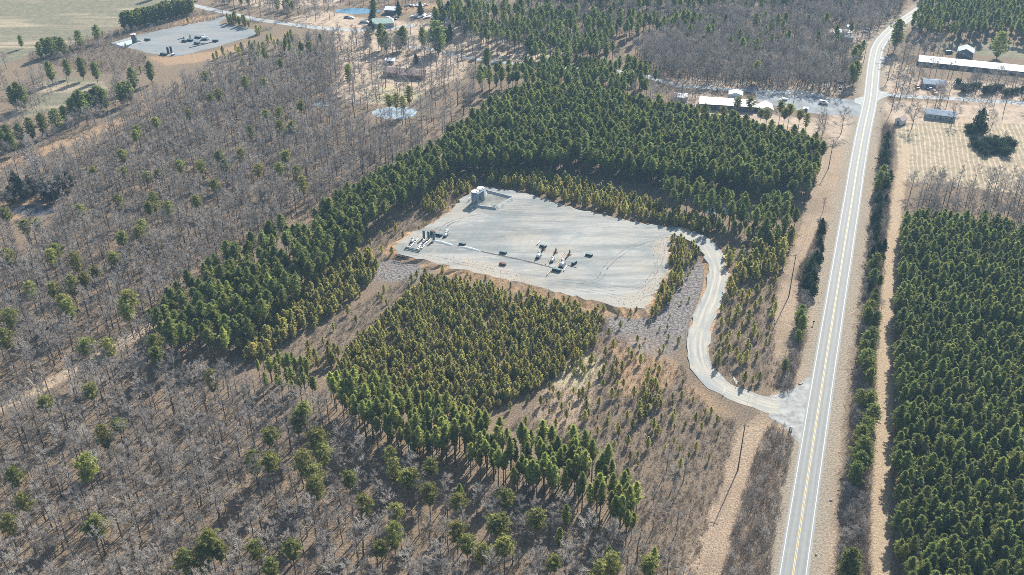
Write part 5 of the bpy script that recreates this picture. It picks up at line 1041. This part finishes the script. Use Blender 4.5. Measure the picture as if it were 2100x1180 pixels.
# --- nearest 300 of each kind become objects, the rest one mass per kind
def project(P):
    r_ = P-np.array([0, 0, CAM_H]); f = r_@np.array([0, math.cos(PITCH), -math.sin(PITCH)]); u = r_@np.array([0, math.sin(PITCH), math.cos(PITCH)])
    return 1050+FPX*r_[:, 0]/f, 590-FPX*u/f, f
def scatter(name, kind, P, sc, rot, var, tilt=0.0):
    n = len(P); me = bpy.data.meshes.new(name); me.vertices.add(n); me.vertices.foreach_set('co', np.asarray(P, float).ravel())
    rt = np.zeros((n, 3)); rt[:, 2] = rot
    if tilt: rt[:, :2] = RNG.uniform(-tilt, tilt, (n, 2))
    me.attributes.new('turn', 'FLOAT_VECTOR', 'POINT').data.foreach_set('vector', rt.ravel())
    S3 = np.asarray(sc, float); S3 = np.repeat(S3[:, None], 3, 1) if S3.ndim == 1 else S3
    me.attributes.new('size', 'FLOAT_VECTOR', 'POINT').data.foreach_set('vector', S3.ravel())
    me.attributes.new('pick', 'INT', 'POINT').data.foreach_set('value', np.asarray(var, int))
    o = link(name, me); g_ = bpy.data.node_groups.new(name, 'GeometryNodeTree')
    g_.interface.new_socket('Geometry', in_out='INPUT', socket_type='NodeSocketGeometry'); g_.interface.new_socket('Geometry', in_out='OUTPUT', socket_type='NodeSocketGeometry')
    N = g_.nodes; gi = N.new('NodeGroupInput'); go = N.new('NodeGroupOutput'); ip = N.new('GeometryNodeInstanceOnPoints'); ci = N.new('GeometryNodeCollectionInfo')
    ci.inputs['Collection'].default_value = LIB[kind]; ci.inputs['Separate Children'].default_value = True; ci.inputs['Reset Children'].default_value = True
    def na(nm, ty): x = N.new('GeometryNodeInputNamedAttribute'); x.data_type = ty; x.inputs[0].default_value = nm; return [q for q in x.outputs if q.enabled and q.name == 'Attribute'][0]
    g_.links.new(gi.outputs[0], ip.inputs['Points']); g_.links.new(ci.outputs[0], ip.inputs['Instance']); ip.inputs['Pick Instance'].default_value = True
    g_.links.new(na('pick', 'INT'), ip.inputs['Instance Index']); g_.links.new(na('turn', 'FLOAT_VECTOR'), ip.inputs['Rotation']); g_.links.new(na('size', 'FLOAT_VECTOR'), ip.inputs['Scale'])
    g_.links.new(ip.outputs[0], go.inputs[0]); o.modifiers.new('scatter', 'NODES').node_group = g_
    return tag(o, kind='stuff')
STUFF = {'evergreen_shrub': ('shrub_thicket', 'shrubs'), 'bare_tree': ('bare_woods', 'leafless woods beyond the nearest trees'), 'tall_pine': ('pine_forest', 'dark green pine forest farther off'), 'shortleaf_pine': ('scattered_pine_woods', 'farther pines'), 'plantation_pine': ('plantation_forest', 'dense pine plantation farther up on the right'), 'young_pine': ('young_pine_thicket', 'thicket of young pines farther off'), 'cedar_tree': ('cedar_thicket', 'cedars')}
CATN = {'evergreen_shrub': 'shrub', 'bare_tree': 'bare tree', 'tall_pine': 'pine tree', 'shortleaf_pine': 'pine tree', 'plantation_pine': 'pine tree', 'young_pine': 'young pine', 'cedar_tree': 'cedar'}
ORD = ['leftmost', 'second', 'third', 'fourth', 'fifth', 'sixth', 'seventh', 'eighth', 'ninth', 'tenth', 'eleventh', 'twelfth', 'thirteenth', 'fourteenth', 'fifteenth', 'sixteenth', 'seventeenth', 'eighteenth', 'nineteenth', 'twentieth', 'twenty-first', 'twenty-second', 'twenty-third', 'twenty-fourth', 'twenty-fifth', 'twenty-sixth', 'twenty-seventh', 'twenty-eighth', 'twenty-ninth', 'thirtieth', 'thirty-first', 'thirty-second', 'thirty-third', 'thirty-fourth']
for kind, L in PLANT.items():
    A = np.array([p[:6] for p in L], float); h = A[:, 3]*BASE_H[kind]; u, v, f = project(np.column_stack([A[:, :2], h*.7])); u0, v0, _ = project(np.column_stack([A[:, :2], h*0]))
    view = (u > -5) & (u < 2105) & (v < 1185) & (v0 > 0)
    size = np.where(view, h/f, 0)
    order = np.argsort(-size); ind = [i for i in order[:300] if size[i] > 0]; rest = np.ones(len(L), bool); rest[ind] = False; chosen = set(int(q) for q in ind)
    for i in ind:
        x, y, z, s, rz, vr, lab = L[i]; vr = int(vr); tm, cm, cn = PARTS[(kind, vr)]
        o = bpy.data.objects.new(kind, None); COL.objects.link(o); o.empty_display_size = .5; o.location = (x, y, z); o.rotation_euler = (0, 0, rz); o.scale = (s, s, s*random.uniform(.94, 1.08))
        if lab in SOLO:
            same = sorted([j for j in range(len(L)) if L[j][6] == lab], key=lambda j: u[j]); k_ = same.index(i); rk = ORD[k_] if k_ < len(ORD) else None
            if len(same) > 1 and rk and all(j in chosen for j in same): lab2 = lab+', '+rk+('' if k_ == 0 else ' from the left')
            else: lab2 = lab
            if len(lab2.split()) > 16: lab2 = lab2.replace(' from the left', ' from left')
            if len(lab2.split()) > 16: lab2 = lab
        else: lab2 = lab
        o['label'] = lab2; o['category'] = CATN[kind]; o['group'] = lab[:60]
        link('trunk', tm, o); link(cn, cm, o)
    if rest.any():
        B = A[rest]; scatter(STUFF[kind][0], kind, B[:, :3], B[:, 3], B[:, 4], B[:, 5])['label'] = STUFF[kind][1]
    print('PLANTS', kind, len(L), 'objects', len(ind))

# --- undergrowth nobody could count
def cover(name, kind, zones, sp, s, label, drop=.1, off=True, margin=0, z=0.0, nvar=4, tilt=0.0):
    Q = [grid(gp(p), sp, .5) for p in zones]; Q = np.concatenate(Q)
    if off: Q = Q[keep_off(Q, margin=margin)]
    Q = Q[RNG.random(len(Q)) > drop]; n = len(Q); print('COVER', name, n)
    o = scatter(name, kind, np.column_stack([Q, np.full(n, z)]), RNG.uniform(s[0], s[1], n), RNG.uniform(0, 6.28, n), RNG.integers(0, nvar, n), tilt); o['label'] = label
SCR = [[(1240,650),(1300,720),(1400,750),(1420,800),(1510,870),(1490,960),(1430,1180),(1300,1180),(1280,1040),(1200,930),(1040,880),(1150,790)], [(1480,580),(1600,530),(1590,640),(1590,790),(1540,800),(1460,760),(1440,720)], [(960,372),(980,388),(830,500),(800,530),(740,560),(700,600),(520,745),(470,740),(560,670),(700,545),(860,405)], [(820,575),(860,560),(820,640),(700,730),(560,760),(500,740),(600,700)],
       [(1725,1180),(1790,1180),(1800,700),(1835,260),(1812,250),(1775,600),(1740,900)], [(240,62),(330,38),(420,20),(430,32),(360,50),(285,70),(226,92),(100,125),(110,105)], [(60,110),(230,90),(300,112),(300,150),(200,150),(60,125)], [(290,66),(440,34),(470,30),(330,70)], [(1380,480),(1440,520),(1340,660),(1310,650),(1376,560)]]
cover('scrub_brush', 'brush', SCR+[Z['stone'][1]], 2.1, (.5, 1.3), 'grey brown leafless scrub around the pad and along the strips', .25, nvar=5)
cover('dense_brush', 'brush', [[(1715,1180),(1795,1180),(1802,900),(1808,700),(1815,500),(1835,260),(1812,260),(1778,560),(1745,850)], [(1600,870),(1630,905),(1612,1000),(1588,1200),(1470,1240),(1500,1100),(1545,940),(1575,880)], [(1635,560),(1690,450),(1680,540),(1650,640),(1600,790),(1625,800),(1655,690)], [(1590,740),(1640,745),(1625,800),(1588,800)]], 1.5, (.9, 1.7), 'dense grey leafless brush beside the highway', .1, nvar=5)
cover('forest_undergrowth', 'brush', [HW1], 4.2, (.6, 1.5), 'thin leafless undergrowth on the floor of the woods', .3, nvar=5)
cover('riprap_weeds', 'brush', [Z['stone'][1], Z['stone'][0]], 2.0, (.3, 1.0), 'brown weeds growing through the riprap stones', .35, nvar=5)
cover('verge_brush', 'brush', [Z['row'][1], Z['row'][0]], 4.2, (.25, .6), 'low brown weeds along the verges and cleared strips', .3, nvar=5)
cover('dry_grass', 'straw', Z['row'], 1.25, (.35, .8), 'tufts of dry tan grass in the cleared strips', .2)
cover('dry_grass', 'straw', SCR, 1.9, (.5, 1.0), 'tufts of dry grass among the scrub', .25)
cover('riprap', 'stone', [Z['stone'][0], Z['stone'][1]], 1.05, (.4, 1.7), 'grey riprap stones on the banks of the pad', .1, nvar=5, tilt=.6)
# rocks and low plants on the raised banks and dry corners of the pad
Q = grid(gp([(1385,480),(1410,492),(1378,505),(1364,560),(1348,592),(1322,628),(1250,628),(1300,600),(1340,560),(1340,500)], PAD_Z), 2.0, .5); n = len(Q)
scatter('dry_grass', 'straw', np.column_stack([Q, np.full(n, PAD_Z)]), RNG.uniform(.3, .6, n), RNG.uniform(0, 6.28, n), RNG.integers(0, 4, n))['label'] = 'dry grass tufts on the right end of the pad'
Q = grid(gp([(868,520),(960,532),(1050,548),(1088,570),(1080,586),(1016,570),(928,550),(868,534)], PAD_Z), 2.6, .5); n = len(Q)
scatter('dry_grass', 'straw', np.column_stack([Q, np.full(n, PAD_Z)]), RNG.uniform(.3, .55, n), RNG.uniform(0, 6.28, n), RNG.integers(0, 4, n))['label'] = 'dry grass tufts along the lower rim of the pad'

# ------------------------------------------------------------------ haze
hb = MB(); hb.box((0, 575, 108), (2120, 1225, 218.6)); hm = bpy.data.materials.new('haze'); hm.use_nodes = True; n_ = hm.node_tree; n_.nodes.clear()
vo = n_.nodes.new('ShaderNodeVolumePrincipled'); vo.inputs['Color'].default_value = (.42, .71, 1.0, 1); vo.inputs['Density'].default_value = .00013; vo.inputs['Anisotropy'].default_value = .1
ou = n_.nodes.new('ShaderNodeOutputMaterial'); n_.links.new(vo.outputs[0], ou.inputs['Volume'])
tag(hb.build('haze', hm), kind='stuff')
